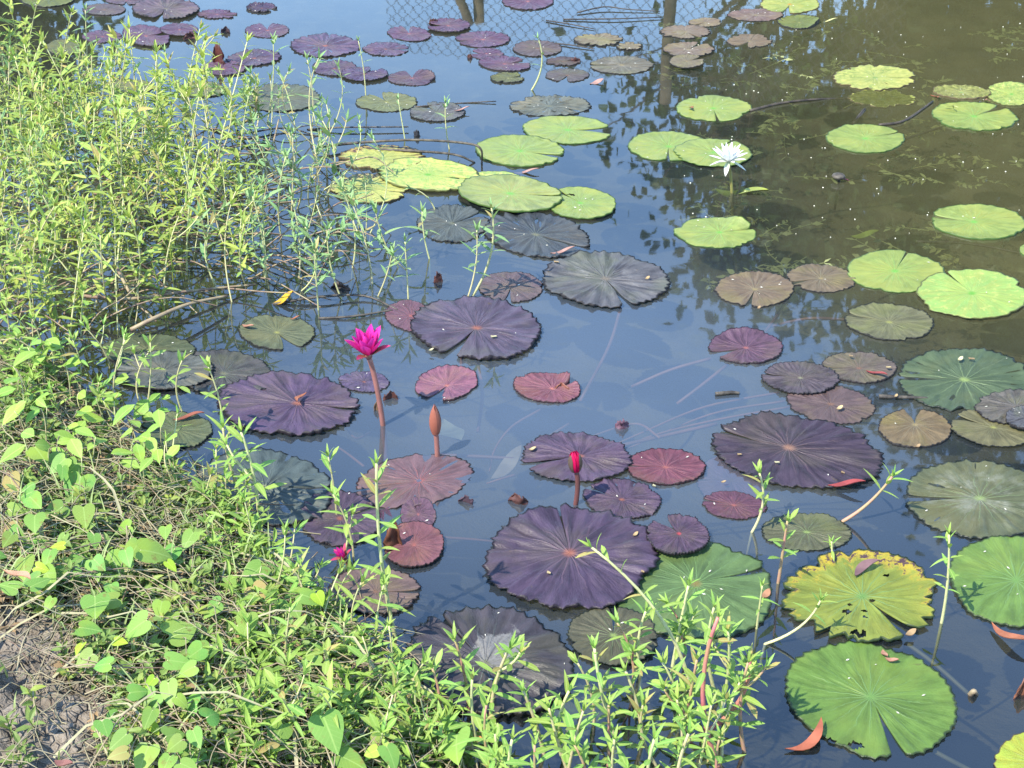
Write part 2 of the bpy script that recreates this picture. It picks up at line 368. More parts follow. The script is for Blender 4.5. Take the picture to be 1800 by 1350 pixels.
def pad_mat(kind, seed, ov):
    col, col2, vein, cen, rim, rel, teeth, ta, rough, blot = KINDS[kind]
    col = ov.get('col', col); col2 = ov.get('col2', tuple(c*.72 for c in col) if 'col' in ov else col2); cen = ov.get('cen', cen)
    blot = ov.get('blot', blot); bcol = ov.get('bcol', (.10, .075, .035) if kind not in ('mottle', 'yellow') else (.47, .46, .13))
    nv = 13+seed % 9
    ks = {'purple': .86, 'plum': .84, 'dark': .92, 'red': .66, 'pink': .72, 'slate': .78, 'grey': .72, 'taupe': .78, 'brown': .68, 'olive': .68, 'dgreen': .7, 'mgreen': .74,
          'green': .82, 'mottle': .8, 'yellow': .72}[kind]
    col, col2, vein, cen, bcol, rim = [tuple(x*ks for x in c) for c in (col, col2, vein, cen, bcol, rim)]
    if kind in ('purple', 'plum', 'dark', 'red', 'slate'):
        gr = lambda c: tuple((x*.68+.32*(sum(c)/3))*(.98, .86, .96)[i] for i, x in enumerate(c)); col, col2 = gr(col), gr(col2)
    if kind in ('mgreen', 'dgreen', 'taupe'): col, col2 = (col[0]*1.2, col[1], col[2]*.9), (col2[0]*1.2, col2[1], col2[2]*.9)
    if kind == 'green': col = (col[0]*1.32, col[1]*.82, col[2]*1.1); col2 = (col2[0]*1.32, col2[1]*.82, col2[2]*1.1)
    t = NT('pad_'+kind); uv = t.n('UVMap'); uv.uv_map = 'polar'; sp = t.n('SeparateXYZ'); t.l(uv.outputs[0], sp.inputs[0]); T_, r = sp.outputs[0], sp.outputs[1]
    du = t.n('UVMap'); du.uv_map = 'disc'
    ofs = t.n('VectorMath', operation='ADD'); t.l(du.outputs[0], ofs.inputs[0]); ofs.inputs[1].default_value = (seed*3.7 % 50, seed*1.9 % 50, seed % 9); D = ofs.outputs[0]
    streak = t.noise(t.comb(t.math('MULTIPLY', T_, 34.0), t.math('MULTIPLY', r, 1.6), seed*1.3 % 40), 1.0, 4, .6)
    mott = t.noise(D, 3.2, 5, .62); fine = t.noise(D, 24.0, 4, .65)
    c = t.mix(t.ss(streak, .33, .67), col, tuple(x*(.72 if kind in ('purple', 'dark', 'plum', 'grey', 'slate') else .9) for x in col2))  # some kinds get deeper streaks, painting the shade of their ridges into the colour
    c = t.mix(t.ss(mott, .42, .70, 0, .45), c, tuple(x*1.35 for x in col))
    big = t.noise(D, 1.1, 3, .6)
    c = t.mix(t.ss(big, .45, .66, 0, ov.get('shift', .45)), c, tuple(col[i]*k+q for i, (k, q) in enumerate(zip((1.1, 1.25, .7) if col[1] < col[0]*1.05 else (1.35, 1.1, .9), (.012, .012, .004)))))
    blot = max(blot, .14)
    if blot:
        bm = t.math('MULTIPLY', t.ss(t.noise(D, 7.0, 6, .72, .5), .66-.25*blot, .74-.2*blot), t.ss(r, .1, .75, .35, 1.0))
        c = t.mix(t.math('MULTIPLY', bm, min(1, .4+blot*.5)), c, bcol)
    if ov.get('edge'):      # withered margin
        sdv = t.n('SeparateXYZ'); t.l(du.outputs[0], sdv.inputs[0])
        em = t.ss(t.math('ADD', t.math('SUBTRACT', r, t.math('MULTIPLY', sdv.outputs[1], .25)), t.math('MULTIPLY', t.math('SUBTRACT', t.noise(D, 4.5, 5, .7), .5), 1.5)), .85, 1.1)
        c = t.mix(em, c, ov['edge'])
        c = t.mix(t.math('MULTIPLY', t.ss(em, .75, 1.0), t.ss(t.noise(D, 9, 4, .7), .48, .58)), c, (.055, .030, .035))
    v = t.math('ABSOLUTE', t.math('SUBTRACT', t.math('FRACT', t.math('MULTIPLY', t.math('ADD', T_, t.math('MULTIPLY', mott, .05)), nv)), .5))
    vm = t.math('MULTIPLY', t.ss(t.math('MULTIPLY', v, r), .004, .030, 1, 0), t.ss(r, .25, .85, .75, .08))
    c = t.mix(vm, c, vein)
    c = t.mix(t.ss(t.math('ADD', r, t.math('MULTIPLY', t.math('SUBTRACT', streak, .5), .10)), .015, .11, 1, 0), c, cen)
    c = t.mix(t.ss(fine, .62, .72, 0, .4), c, tuple(x*1.5+.02 for x in col))
    c = t.mix(t.ss(t.math('ADD', r, t.math('MULTIPLY', t.math('SUBTRACT', streak, .5), .05)), .955, .99), c, rim)
    rgh = rough+.04
    if ov.get('dust'):
        dn_ = t.noise(D, 3.2, 8, .72, .35)
        if 'dpos' in ov:        # where the silt settled on the blade
            dd_ = t.n('VectorMath', operation='DISTANCE'); t.l(du.outputs[0], dd_.inputs[0]); dd_.inputs[1].default_value = (ov['dpos'][0], ov['dpos'][1], 0)
            dn_ = t.math('ADD', dn_, t.ss(dd_.outputs['Value'], 0, ov['dpos'][2], .22, -.25))
        dm = t.ss(dn_, ov.get('dth', .50), ov.get('dth', .50)+(.07 if 'dpos' in ov else .22))
        dm = t.math('MULTIPLY', t.math('MULTIPLY', dm, t.ss(r, .95, .55)), ov['dust']); dm = t.math('MULTIPLY', dm, t.ss(t.noise(D, 30, 3), .3, .55, .55, 1))
        c = t.mix(dm, c, ov.get('dcol', (.27, .26, .245))); rgh = t.math('ADD', rough, t.math('MULTIPLY', dm, .3))
    rib2 = t.noise(t.comb(t.math('MULTIPLY', T_, 95.0), t.math('MULTIPLY', r, 4.5), seed*.7 % 30), 1.0, 4, .65, .4)
    hh = t.math('ADD', t.math('ADD', streak, t.math('MULTIPLY', t.math('MULTIPLY', rib2, .75), t.ss(r, .05, .4))), t.math('ADD', t.math('MULTIPLY', fine, .30), t.math('MULTIPLY', vm, -.35)))
    nb = t.bump(hh, min(1.0, .34 + rel*90), .0042)
    return t.done(t.principled(c, t.math('ADD', rgh, t.math('MULTIPLY', t.math('SUBTRACT', mott, .5), .5)), .30, nb))
STEM_M = plain('pad_stem', (.22, .10, .065), (.12, .06, .045), 9, .5)
STEM_G = plain('pad_stem_green', (.16, .15, .07), (.09, .09, .05), 9, .5)
pad_n = 0
def pad(cx, cy, a, bb, tilt, notch, gap, kind, label, z=0, att=(0, 0), **ov):
    """cx, cy, a, bb: centre and half axes in photo pixels on the water plane; notch: direction, 0 right, 90 towards the camera"""
    global pad_n
    pad_n += 1; seed = pad_n*17 % 101 + ov.get('seed', 0)
    rel, teeth, ta = KINDS[kind][5:8]; rel = ov.get('rel', rel)*1.4; teeth = ov.get('teeth', teeth); ta = ov.get('ta', ta*1.35)
    ctr = at(cx, cy); jx = (at(cx+4, cy)-at(cx-4, cy))/8; jy = (at(cx, cy+4)-at(cx, cy-4))/8
    ct, st = math.cos(R(tilt)), math.sin(R(tilt))
    size = a*jx.length; rel *= min(1.3, size/.17); g = R(gap); no = R(notch)
    per = 4; NA = teeth*per; rs = [0, .05, .1, .17, .25, .34, .44, .54, .64, .74, .83, .90, .95, 1.0]
    if ov.get('holes'): rs = [0]+[.04+.86*i/34 for i in range(35)]+[.93, .96, 1.0]
    rag = ov.get('rag', .05 if seed % 3 else .09); curl = ov.get('curl', (0, .0025, .005)[seed % 3]); wav = ov.get('wav', 1.0)
    base_z = .003+.005*z - ov.get('sub', 0)
    def rim(th, k):
        r = 1 + .05*nz(math.cos(th)*1.5+seed, math.sin(th)*1.5) + .03*nz(math.cos(th)*4+seed, math.sin(th)*4, 3)
        ph = (k % per)/per; saw = (1-abs(ph-.5)*2)**1.7
        r *= 1 + ta*1.25*(saw-.4)*(.45+1.3*abs(nz(th*7+seed, 2)))
        if rag:
            q = nz(th*3.1+seed, 7.7)+.6*nz(th*9+seed, 1.7); r *= 1-rag*max(0, q)
            q = nz(th*2.3+seed*1.7, 4.1); r *= 1-min(.16, rag*2.2)*max(0, q-.42)*4     # a bite or tear here and there
        return r
    verts = []; disc = []; pol = []; idx = {}
    Atu, Atv = att
    fold = ov.get('fold')     # (direction deg, lift) raises one side
    for i, rr in enumerate(rs):
        for k in range(NA+1):
            tt = k/NA; gg = g*(.25+.75*rr); th = no + gg + tt*(2*math.pi-2*gg)
            rim_r = rim(th, k) if True else 1
            u = math.cos(th)*rim_r; v = math.sin(th)*rim_r
            if k in (0, NA): u *= .985; v *= .985
            e = rr if rr < .9 else rr
            uu = Atu*(1-e)+u*e; vv_ = Atv*(1-e)+v*e
            if rr < .9:      # only the outer rings carry the teeth
                rb = 1+.05*nz(math.cos(th)*1.5+seed, math.sin(th)*1.5); s = rr/.9
                if rag: rb = rb*(1-s)+rim_r*s
                uu = Atu*(1-rr)+math.cos(th)*rb*rr; vv_ = Atv*(1-rr)+math.sin(th)*rb*rr
            iu = uu*a; iv = vv_*bb
            p = jx*(iu*ct-iv*st) + jy*(iu*st+iv*ct)
            env = math.sin(min(1, rr*1.15)*math.pi*.5)
            cs_, sn_ = math.cos(th), math.sin(th)
            ridg = 1.3*nz(cs_*(5+2*rr)+seed, sn_*(5+2*rr), rr*1.4) + .8*nz(cs_*11+seed, sn_*11, 5+rr*2.5)
            zz_ = base_z + rel*env*ridg*.8 + rel*.5*nz(p.x*11+seed, p.y*11) - .0025*(1-min(1, rr*4))
            ph = (k % per)/per
            zz_ += curl*max(0, rr-.8)*5*(.6+.7*nz(th*5+seed, 3)) + (ta*.16*size)*max(0, rr-.9)*10*(1-abs(ph-.5)*2)*wav*(.4+nz(th*6, seed)*.8)
            if fold:
                w_ = max(0, math.cos(th-R(fold[0])))**fold[2] if len(fold) > 2 else max(0, math.cos(th-R(fold[0])))**3
                zz_ += fold[1]*w_*rr*rr; p = p*(1-.35*w_*rr*min(1, fold[1]/.05))
            zz_ = max(zz_, base_z-.0035)
            idx[i, k] = len(verts); verts.append((p.x, p.y, zz_)); disc.append((math.cos(th)*rr, math.sin(th)*rr)); pol.append((tt, rr))
    holes = ov.get('holes', [])
    faces = []
    for i in range(len(rs)-1):
        for k in range(NA):
            if holes:
                d0 = disc[idx[i, k]]; d1 = disc[idx[i+1, k+1]]; mxx, myy = (d0[0]+d1[0])/2, (d0[1]+d1[1])/2
                if any((mxx-hx)**2+(myy-hy)**2*2 < (hr*(.7+1.1*nz(mxx*14, myy*14, seed)+.3))**2 for hx, hy, hr in holes): continue
            if i == 0: faces.append((idx[0, k], idx[1, k], idx[1, k+1]))
            else: faces.append((idx[i, k], idx[i+1, k], idx[i+1, k+1], idx[i, k+1]))
    # underside lip gives the blade its thickness
    o0 = len(verts); last = len(rs)-1
    ring = [(last, k) for k in range(NA+1)] + [(i, NA) for i in range(last-1, 0, -1)] + [(i, 0) for i in range(1, last)]
    for (i, k) in ring:
        x, y, zz_ = verts[idx[i, k]]; verts.append((x*.985, y*.985, min(zz_-.0018, base_z-.003))); disc.append(disc[idx[i, k]]); pol.append((pol[idx[i, k]][0], 1.0))
    for j in range(len(ring)):
        j2 = (j+1) % len(ring); faces.append((idx[ring[j]], o0+j, o0+j2, idx[ring[j2]]))
    me = bpy.data.meshes.new('lily_pad'); me.from_pydata(verts, [], faces)
    for nm, src in (('polar', pol), ('disc', disc)):
        ul = me.uv_layers.new(name=nm); vi = np.empty(len(me.loops), np.int32); me.loops.foreach_get('vertex_index', vi)
        ul.data.foreach_set('uv', np.array(src, np.float32)[vi].ravel())
    me.polygons.foreach_set('use_smooth', [True]*len(me.polygons)); me.update()
    me.materials.append(pad_mat(kind, seed, ov))
    o = link('lily_pad', me, None, ctr); tag(o, label, 'lily pad', ov.get('group', 'lily pads on the pond'))
    for pts in ov.get('stems', []):   # leaf stalks seen through the water, photo pixels + depth
        b = MB(); P3 = [at(x, y, -dz)-ctr for x, y, dz in pts]
        b.tube(smooth_path(P3, 6), ov.get('sr', .0045), seg=6); b.build('stem', STEM_G if kind in ('green', 'mottle', 'yellow', 'mgreen') else STEM_M, o)
    return o
W_ = 'stems'
# --- far rows
pad(82, -2, 50, 15, 0, 250, 4, 'olive', 'olive green pad cut by the top edge at the far left corner', col=(.15, .17, .05))
pad(183, 18, 38, 10, 0, 200, 6, 'brown', 'small dull purple pad just left of the large grey one in the upper left', col=(.13, .10, .105))
pad(222, 2, 37, 7, 0, 90, 8, 'plum', 'purple pad sliver at the top edge above the upper left grey pad', col=(.12, .09, .11))
pad(292, 18, 59, 18, 0, 103, 7, 'grey', 'large greyish purple pad with a lower notch in the upper left', col=(.135, .10, .125), z=1)
pad(382, 26, 36, 8, 0, 20, 15, 'plum', 'ragged thin purple pad right of the large grey pad at upper left', rag=.4)
pad(460, 15, 27, 8, 0, 30, 20, 'purple', 'small curled blue purple pad lying alone near the top edge', rag=.3, curl=.01)
pad(180, 65, 36, 11, 0, 0, 6, 'plum', 'leftmost purple pad behind the water weed stand')
pad(257, 66, 43, 18, 8, 330, 12, 'plum', 'purple pad with an open notch in the upper left cluster', z=1)
pad(316, 57, 33, 11, 0, 20, 6, 'plum', 'narrow purple pad with a curled brown tip, upper left cluster', z=2)
pad(470, 54, 39, 13, 0, 268, 16, 'plum', 'purple pad with a V notch facing away, beyond the folded brown leaf')
pad(447, 103, 48, 14, -4, 350, 3, 'purple', 'purple pad right beside the upright folded brown leaf', col=(.095, .065, .12))
pad(393, 121, 41, 13, 0, 200, 4, 'plum', 'dull purple pad under the upright folded brown leaf')
pad(572, 81, 62, 20, 0, 0, 3, 'purple', 'broad purple pad above the weed, left of the thin lone stem', col=(.105, .070, .125))
pad(678, 87, 41, 12, 0, 2, 9, 'purple', 'purple pad with a right facing slit, right of the thin lone stem', col=(.115, .075, .13))
pad(588, 121, 41, 13, 0, 180, 3, 'purple', 'small purple pad below the broad one, left of the thin stem', col=(.10, .068, .12))
pad(641, 133, 42, 12, 0, 300, 14, 'purple', 'bluish purple pad right behind the thin lone stem', z=1, col=(.09, .065, .125))
pad(724, 138, 43, 13, 0, 270, 18, 'plum', 'crumpled dark purple pad with its two lobes lifted, far centre left', fold=(330, .018), col=(.10, .06, .085))
pad(719, 60, 40, 13, 4, 262, 12, 'plum', 'purple pad notched at its far side, left of the curled one')
pad(788, 48, 38, 12, 0, 185, 20, 'plum', 'purple pad with curled left margin near the fence reflection', curl=.006, z=1)
pad(849, 70, 48, 14, 0, 165, 8, 'plum', 'oval purple pad with a left slit below the double post reflection')
pad(855, 95, 30, 10, 0, 190, 22, 'plum', 'small purple pad with a twisted left tail', rag=.15)
pad(887, 113, 46, 13, 4, 330, 14, 'plum', 'pale purple pad with a notch at its right, far centre')
pad(945, 86, 44, 14, 0, 75, 4, 'brown', 'brownish purple pad behind the lone pale curved weed stem', col=(.13, .095, .09))
pad(990, 109, 30, 8, 0, 330, 20, 'brown', 'tiny tattered purple pad with a dried flap, far centre', rag=.4)
pad(997, 133, 39, 12, 0, 100, 15, 'brown', 'brown pad with a round bite on its near side, far centre', col=(.12, .10, .095))
pad(893, 138, 32, 9, 0, 340, 20, 'olive', 'small olive pad with an open notch, far centre', rag=.25)
pad(928, 3, 45, 15, 0, 250, 5, 'plum', 'purple pad cut by the top edge at the centre')
pad(1093, 115, 56, 16, 0, 178, 7, 'taupe', 'grey olive pad with a left slit, left of the brown post reflection', col=(.12, .125, .095), dust=.4)
pad(1052, 71, 44, 11, 0, 10, 12, 'taupe', 'pale decayed pad over the fence reflection', rag=.45, col=(.17, .165, .115), blot=.6)
pad(1106, 83, 22, 7, 0, 200, 12, 'taupe', 'small pale decayed pad scrap by the brown post reflection', rag=.5, col=(.17, .165, .115))
pad(1205, 57, 46, 12, 0, 60, 8, 'taupe', 'topmost muddy pad of the stack beside the brown post reflection', rag=.25, col=(.16, .14, .105), dust=.5)
pad(1240, 40, 30, 8, 0, 130, 10, 'taupe', 'small muddy pad behind the stack by the post reflection', rag=.2, col=(.17, .15, .11))
pad(1210, 90, 46, 13, 0, 300, 8, 'taupe', 'middle muddy pad of the stack beside the brown post reflection', rag=.2, z=1, col=(.15, .13, .10), dust=.5)
pad(1207, 113, 31, 12, 0, 330, 12, 'taupe', 'lowest muddy pad of the stack beside the brown post reflection', rag=.1, z=2, col=(.15, .145, .10))
pad(1328, 27, 49, 11, 0, 190, 4, 'taupe', 'flat greyish pad below the yellow one at the top edge', col=(.15, .12, .11), dust=.5)
pad(1388, 8, 53, 17, 0, 98, 9, 'yellow', 'yellowing pad with an orange heart at the top edge', bcol=(.20, .24, .05), cen=(.5, .25, .03), blot=.5)
pad(1405, 40, 38, 12, 0, 200, 6, 'olive', 'olive green pad under the yellowing one at the top right', fold=(10, .015), col=(.16, .19, .05))
pad(1317, 73, 40, 12, 0, 110, 20, 'taupe', 'muddy tattered pad with a wide near notch, right of the post reflection', rag=.25, col=(.15, .13, .09))
# --- among and beside the weed
pad(680, 180, 54, 17, 0, 248, 13, 'olive', 'olive pad with a notch away from the viewer, tied to twiggy weed', col=(.17, .185, .08))
pad(768, 198, 50, 17, 0, 235, 14, 'slate', 'grey green toothed pad under a small weed sprig', col=(.12, .135, .11), blot=.3, rag=.1)
pad(966, 187, 72, 18, 0, 190, 3, 'slate', 'decayed grey green pad peppered with holes', col=(.13, .17, .10), blot=.5, rag=.15, holes=[(.5, .4, .06), (-.5, -.1, .05), (.1, .6, .05), (-.2, -.5, .05)])
pad(998, 229, 79, 25, 2, 357, 16, 'green', 'light green pad with a bitten right margin, farther of the two at centre', holes=[], seed=3)
pad(914, 266, 80, 27, 2, 18, 8, 'green', 'light green pad with a browned right slit, nearer of the two at centre', edge=None, seed=5)
pad(672, 278, 77, 22, 0, 345, 4, 'yellow', 'ragged yellow pad farthest back in the yellow green cluster', rag=.28, blot=1.0, edge=(.26, .19, .07))
pad(650, 332, 71, 26, 0, 20, 5, 'yellow', 'ragged yellow pad at the left of the yellow green cluster', rag=.24, blot=1.0, edge=(.30, .26, .10))
pad(865, 325, 66, 24, 0, 200, 3, 'mottle', 'pale mottled pad half hidden under the big green one')
pad(752, 310, 90, 29, 4, 10, 8, 'mottle', 'mottled green yellow pad in the middle of the yellow green cluster', z=1, rag=.14, blot=.95)
pad(897, 346, 93, 31, 6, 352, 5, 'green', 'big light green pad with a dark slit to the right, in the cluster', z=2, col=(.175, .33, .075))
pad(1020, 360, 63, 28, 4, 225, 5, 'green', 'light green pad with a small hole, right end of the cluster', z=1, holes=[(-.27, -.45, .09)])
pad(795, 393, 64, 33, 0, 330, 8, 'slate', 'dull green pad behind weed sprigs, below the cluster', col=(.085, .12, .085))
pad(942, 413, 94, 39, 8, 22, 7, 'slate', 'slate blue pad with a right facing notch and a fallen pink leaf', blot=.1)
pad(1064, 493, 111, 48, 3, 68, 5, 'grey', 'large ashy grey pad with ridged blade at the centre', z=1, dust=.6, dcol=(.17, .168, .165), stems=[[(1092, 538, .01), (1070, 610, .05), (1020, 705, .12)]])
pad(898, 505, 58, 27, 2, 95, 7, 'brown', 'brownish purple pad left of the large ashy grey one', col=(.135, .095, .10))
pad(722, 556, 46, 27, 8, 20, 3, 'red', 'reddish pad tucked under the left of the big slate purple one', col=(.19, .08, .105))
pad(838, 580, 116, 54, 4, 112, 6, 'purple', 'big slate purple ridged pad with a near notch, above the pink bloom pads', z=1, col=(.085, .07, .105), stems=[[(838, 628, .02), (848, 690, .05), (840, 760, .12)], [(812, 622, .01), (810, 650, .03), (805, 700, .1)]])
pad(487, 585, 67, 30, 3, 65, 14, 'olive', 'olive pad with a wide near notch at the edge of the weed', col=(.125, .14, .075))
pad(495, 172, 69, 25, 0, 200, 3, 'olive', 'dull olive pad standing among the far weed stems', col=(.12, .125, .085))
pad(227, 152, 42, 11, 0, 180, 4, 'olive', 'olive pad half hidden in the weed, upper left', col=(.15, .16, .07))
pad(355, 158, 44, 13, 0, 0, 4, 'olive', 'olive pad hidden behind weed tips left of the dull olive one', col=(.15, .165, .08))
pad(112, 84, 30, 14, 0, 0, 4, 'olive', 'olive pad behind the weed tips near the left corner', col=(.13, .14, .05))
# --- left bank side
pad(262, 616, 86, 28, 0, 180, 3, 'olive', 'dull olive pad farthest back in the left bank group', col=(.085, .105, .055))
pad(288, 655, 88, 34, 0, 175, 3, 'slate', 'grey green pad overlapping the olive one by the left bank', z=1, col=(.10, .135, .095))
pad(393, 657, 88, 41, 6, 200, 4, 'slate', 'dark olive toothed pad right of the grey green one, left bank', col=(.075, .082, .065))
pad(305, 708, 80, 32, 0, 185, 3, 'slate', 'dark teal pad in weed shade beside the left bank', col=(.055, .085, .075), sub=.012)
pad(312, 757, 62, 31, 0, 185, 3, 'dgreen', 'green pad with a brown curled leaf, under the obovate leaves', col=(.085, .125, .07))
pad(465, 858, 122, 67, 6, 352, 4, 'slate', 'large teal green veined pad in front of the left bank', col=(.062, .112, .088), cen=(.25, .28, .14))
pad(507, 713, 123, 54, 2, 8, 3, 'purple', 'big violet ridged pad holding a crescent orange leaf', z=1, att=(.14, -.02), col=(.085, .052, .105))
pad(640, 672, 45, 19, 3, 180, 3, 'purple', 'small blue violet pad behind the tall pink bloom stem', col=(.095, .07, .14))
pad(785, 675, 56, 30, -8, 118, 17, 'pink', 'pink mauve pad with an open notch, right of the pink bloom', att=(0, .12))
pad(962, 683, 61, 26, 6, 330, 9, 'pink', 'mauve red pad with a torn curled brown flap', col=(.20, .075, .095), fold=(320, .022, 8), att=(.15, 0))
pad(727, 845, 106, 46, -10, 180, 3, 'red', 'sunken rusty pink pad beneath the closed bud', sub=.0012, col=(.20, .110, .105), seed=1, rel=.003, curl=0, att=(.1, .05))
pad(1012, 807, 99, 43, 2, 155, 9, 'purple', 'violet pad with a left notch behind the magenta bud', z=1, col=(.090, .056, .098), att=(.08, -.05), stems=[[(970, 812, .02), (900, 806, .025), (830, 802, .03), (770, 800, .035)]])
pad(1170, 822, 72, 31, 2, 178, 6, 'red', 'crimson pad touching the violet one, near the magenta bud')
pad(1093, 879, 69, 35, 6, 205, 6, 'purple', 'violet pad with an upper left notch, above the largest purple one', col=(.085, .050, .088))
pad(1001, 984, 151, 91, 0, 262, 1.2, 'purple', 'largest purple ridged pad with an orange heart at lower centre', z=2, rel=.007, col=(.068, .044, .084), att=(0, -.05))
pad(1190, 952, 55, 35, 4, 232, 16, 'dark', 'small dark plum pad with a red heart beside the largest one', z=3, cen=(.42, .06, .07), col=(.080, .045, .078), att=(.05, -.1))
pad(1285, 838, 62, 46, 0, 180, 3, 'brown', 'sunken dull purple pad beneath the big dark right one', sub=.010, col=(.24, .13, .17))
pad(1400, 796, 149, 64, 8, 192, 5, 'dark', 'big blackish purple pad with a left slit and red leaf at right', z=1, att=(-.1, -.05), stems=[[(1260, 745, .03), (1150, 770, .04), (1060, 790, .06)]])
pad(1290, 889, 58, 24, 6, 188, 7, 'red', 'small wine red pad below the big blackish one', col=(.15, .05, .08))
pad(1311, 612, 66, 29, 2, 148, 12, 'plum', 'wine purple pad with crumpled far margin and near left notch', fold=(260, .014, 6), col=(.115, .055, .085), stems=[[(1340, 590, .02), (1366, 555, .04), (1385, 520, .06)], [(1280, 640, .02), (1230, 680, .06), (1190, 710, .1)], [(1250, 630, .02), (1180, 650, .05), (1110, 680, .1)]])
pad(1327, 509, 70, 31, 0, 100, 5, 'taupe', 'taupe pad with a near notch, left of the paired taupe pads')
pad(1443, 490, 61, 25, 4, 150, 7, 'taupe', 'taupe pad touching the plain bright green one', col=(.135, .12, .08))
pad(1563, 567, 80, 32, 5, 192, 6, 'olive', 'olive pad with a left slit below the mottled bright pad', col=(.155, .15, .075), stems=[[(1490, 562, .01), (1420, 560, .04), (1350, 575, .07)]])
pad(1510, 648, 67, 27, 3, 172, 5, 'brown', 'brown olive pad carrying a red leaf and yellow flakes', col=(.135, .105, .085))
pad(1407, 668, 68, 28, 3, 188, 4, 'dark', 'dark grey pad lapping over the brown one at right', z=1, col=(.080, .066, .068), cen=(.20, .19, .12))
pad(1460, 711, 80, 34, 8, 215, 3, 'brown', 'purplish brown pad under the dark grey one', col=(.125, .083, .080))
pad(1608, 755, 65, 34, 2, 265, 14, 'taupe', 'heart shaped brown olive pad with its notch facing away', col=(.135, .115, .065), att=(0, -.25))
pad(1695, 668, 119, 56, 2, 178, 5, 'dgreen', 'large deep green pad with yellow veins at the right', z=0)
pad(1785, 722, 72, 31, 0, 200, 4, 'grey', 'greyish brown pad at the right edge over the deep green one', z=2, col=(.13, .115, .095))
pad(1745, 755, 77, 33, 6, 200, 9, 'olive', 'olive brown pad with an upper left notch at the right edge', z=1, col=(.155, .14, .065))
pad(1800, 745, 36, 20, 0, 150, 4, 'grey', 'small ashy pad at the right edge above the olive brown one', z=3)
pad(1722, 877, 134, 69, 4, 172, 5, 'dgreen', 'large dusty grey green pad at the right edge', dust=.8, dcol=(.165, .17, .13), col=(.095, .125, .068), dth=.46)
pad(1418, 936, 79, 34, 2, 350, 2, 'dgreen', 'dull grey green pad behind a weed sprig, above the yellowed pad', col=(.095, .115, .068))
pad(1515, 1052, 140, 81, 2, 52, 6, 'mgreen', 'yellowed tattered pad with holes and withered far margin', z=1, rag=.34, col=(.17, .245, .045), edge=(.30, .23, .025), blot=.15,
    holes=[(.12, .10, .05), (-.22, .36, .055), (-.16, .36, .05), (.04, .34, .035), (.05, .47, .035), (-.14, .22, .03), (-.05, .85, .10), (.3, -.45, .05)])
pad(1786, 1020, 120, 81, 8, 20, 5, 'mgreen', 'large green pad cut by the right edge, beside a weed sprig', col=(.105, .215, .05))
pad(1530, 1226, 154, 97, 14, 62, 5, 'mgreen', 'large green notched pad at the lower right with an orange leaf', z=0, col=(.095, .20, .042), holes=[(-.05, .90, .07), (.02, .84, .05), (-.3, .93, .05)], stems=[[(1590, 1290, .01), (1650, 1325, .02), (1720, 1362, .04)], [(1575, 1118, .02), (1640, 1165, .03), (1705, 1222, .05)]])
pad(1818, 1342, 70, 58, 0, 20, 4, 'yellow', 'bright yellow green pad in the lower right corner', col=(.30, .38, .045), col2=(.36, .36, .04), blot=.0)
pad(1215, 1034, 147, 89, 6, 330, 3, 'mgreen', 'large soft green pad under the largest purple one', col=(.085, .165, .062), cen=(.2, .16, .05), att=(.05, -.1), teeth=40)
pad(862, 1166, 151, 96, 8, 225, 3, 'slate', 'large charcoal pad caked with grey silt near the bottom', z=1, dust=.9, dcol=(.165, .16, .152), dth=.54, dpos=(.12, -.28, .75), rel=.008, ta=.055, col=(.062, .060, .064), att=(-.05, .05))
pad(1078, 1121, 81, 51, 4, 268, 6, 'dgreen', 'grey green pad below the largest purple one, behind sprigs', col=(.082, .092, .058), z=1)
pad(1005, 1242, 68, 50, 0, 0, 3, 'dgreen', 'sunken dark green pad among the bottom sprigs', sub=.010, col=(.16, .22, .12))
pad(597, 912, 73, 48, 4, 330, 3, 'purple', 'dark violet pad behind the tall sprig at lower left', col=(.080, .052, .080))
pad(728, 962, 53, 41, -6, 170, 3, 'red', 'rusty red pad right of the tall sprig', z=1, col=(.24, .075, .075))
pad(735, 905, 32, 32, 0, 250, 4, 'plum', 'small purple pad behind the rusty red one', col=(.14, .065, .09))
pad(660, 1041, 82, 41, 0, 2, 7, 'brown', 'dull brown pad with a right notch, below the rusty red one', rag=.12, col=(.165, .11, .10))
# --- right
pad(1254, 191, 66, 23, 0, 83, 3, 'green', 'bright green pad with an orange crescent leaf on it', seed=2)
pad(1175, 258, 73, 26, 2, 90, 3, 'green', 'bright green pad left of the white bloom')
pad(1253, 271, 69, 25, 2, 300, 3, 'green', 'bright green pad right under the white bloom', z=1)
pad(1521, 244, 69, 25, 2, 330, 3, 'green', 'bright green oval pad alone in the dark reflection', seed=8)
pad(1712, 205, 77, 25, 4, 310, 8, 'green', 'bright green pad with an eaten far margin at the upper right', rag=.1, seed=4)
pad(1538, 137, 73, 22, 0, 0, 2, 'yellow', 'ragged yellow green pad in the upper right reflection', rag=.25, ta=.07)
pad(1552, 172, 60, 16, 2, 0, 2, 'yellow', 'half sunken yellow green pad under the ragged one at upper right', rag=.3, ta=.07, sub=.006, col=(.24, .26, .04))
pad(1690, 163, 52, 12, 4, 0, 2, 'yellow', 'rolled yellow olive pad at the upper right', bcol=(.08, .09, .02), rag=.1, col=(.30, .30, .09))
pad(1778, 166, 46, 21, 3, 200, 4, 'mottle', 'mottled green pad cut by the right edge at the top', col=(.24, .32, .075))
pad(1258, 410, 72, 27, 2, 345, 4, 'green', 'bright green pad with a folded lobe below the white bloom', fold=(318, .03, 10), att=(.1, -.05))
pad(1720, 391, 86, 30, 3, 190, 6, 'green', 'bright green pad with a dark left notch at the right', att=(-.1, 0))
pad(1815, 441, 24, 12, 0, 0, 3, 'green', 'sliver of a green pad at the right edge', )
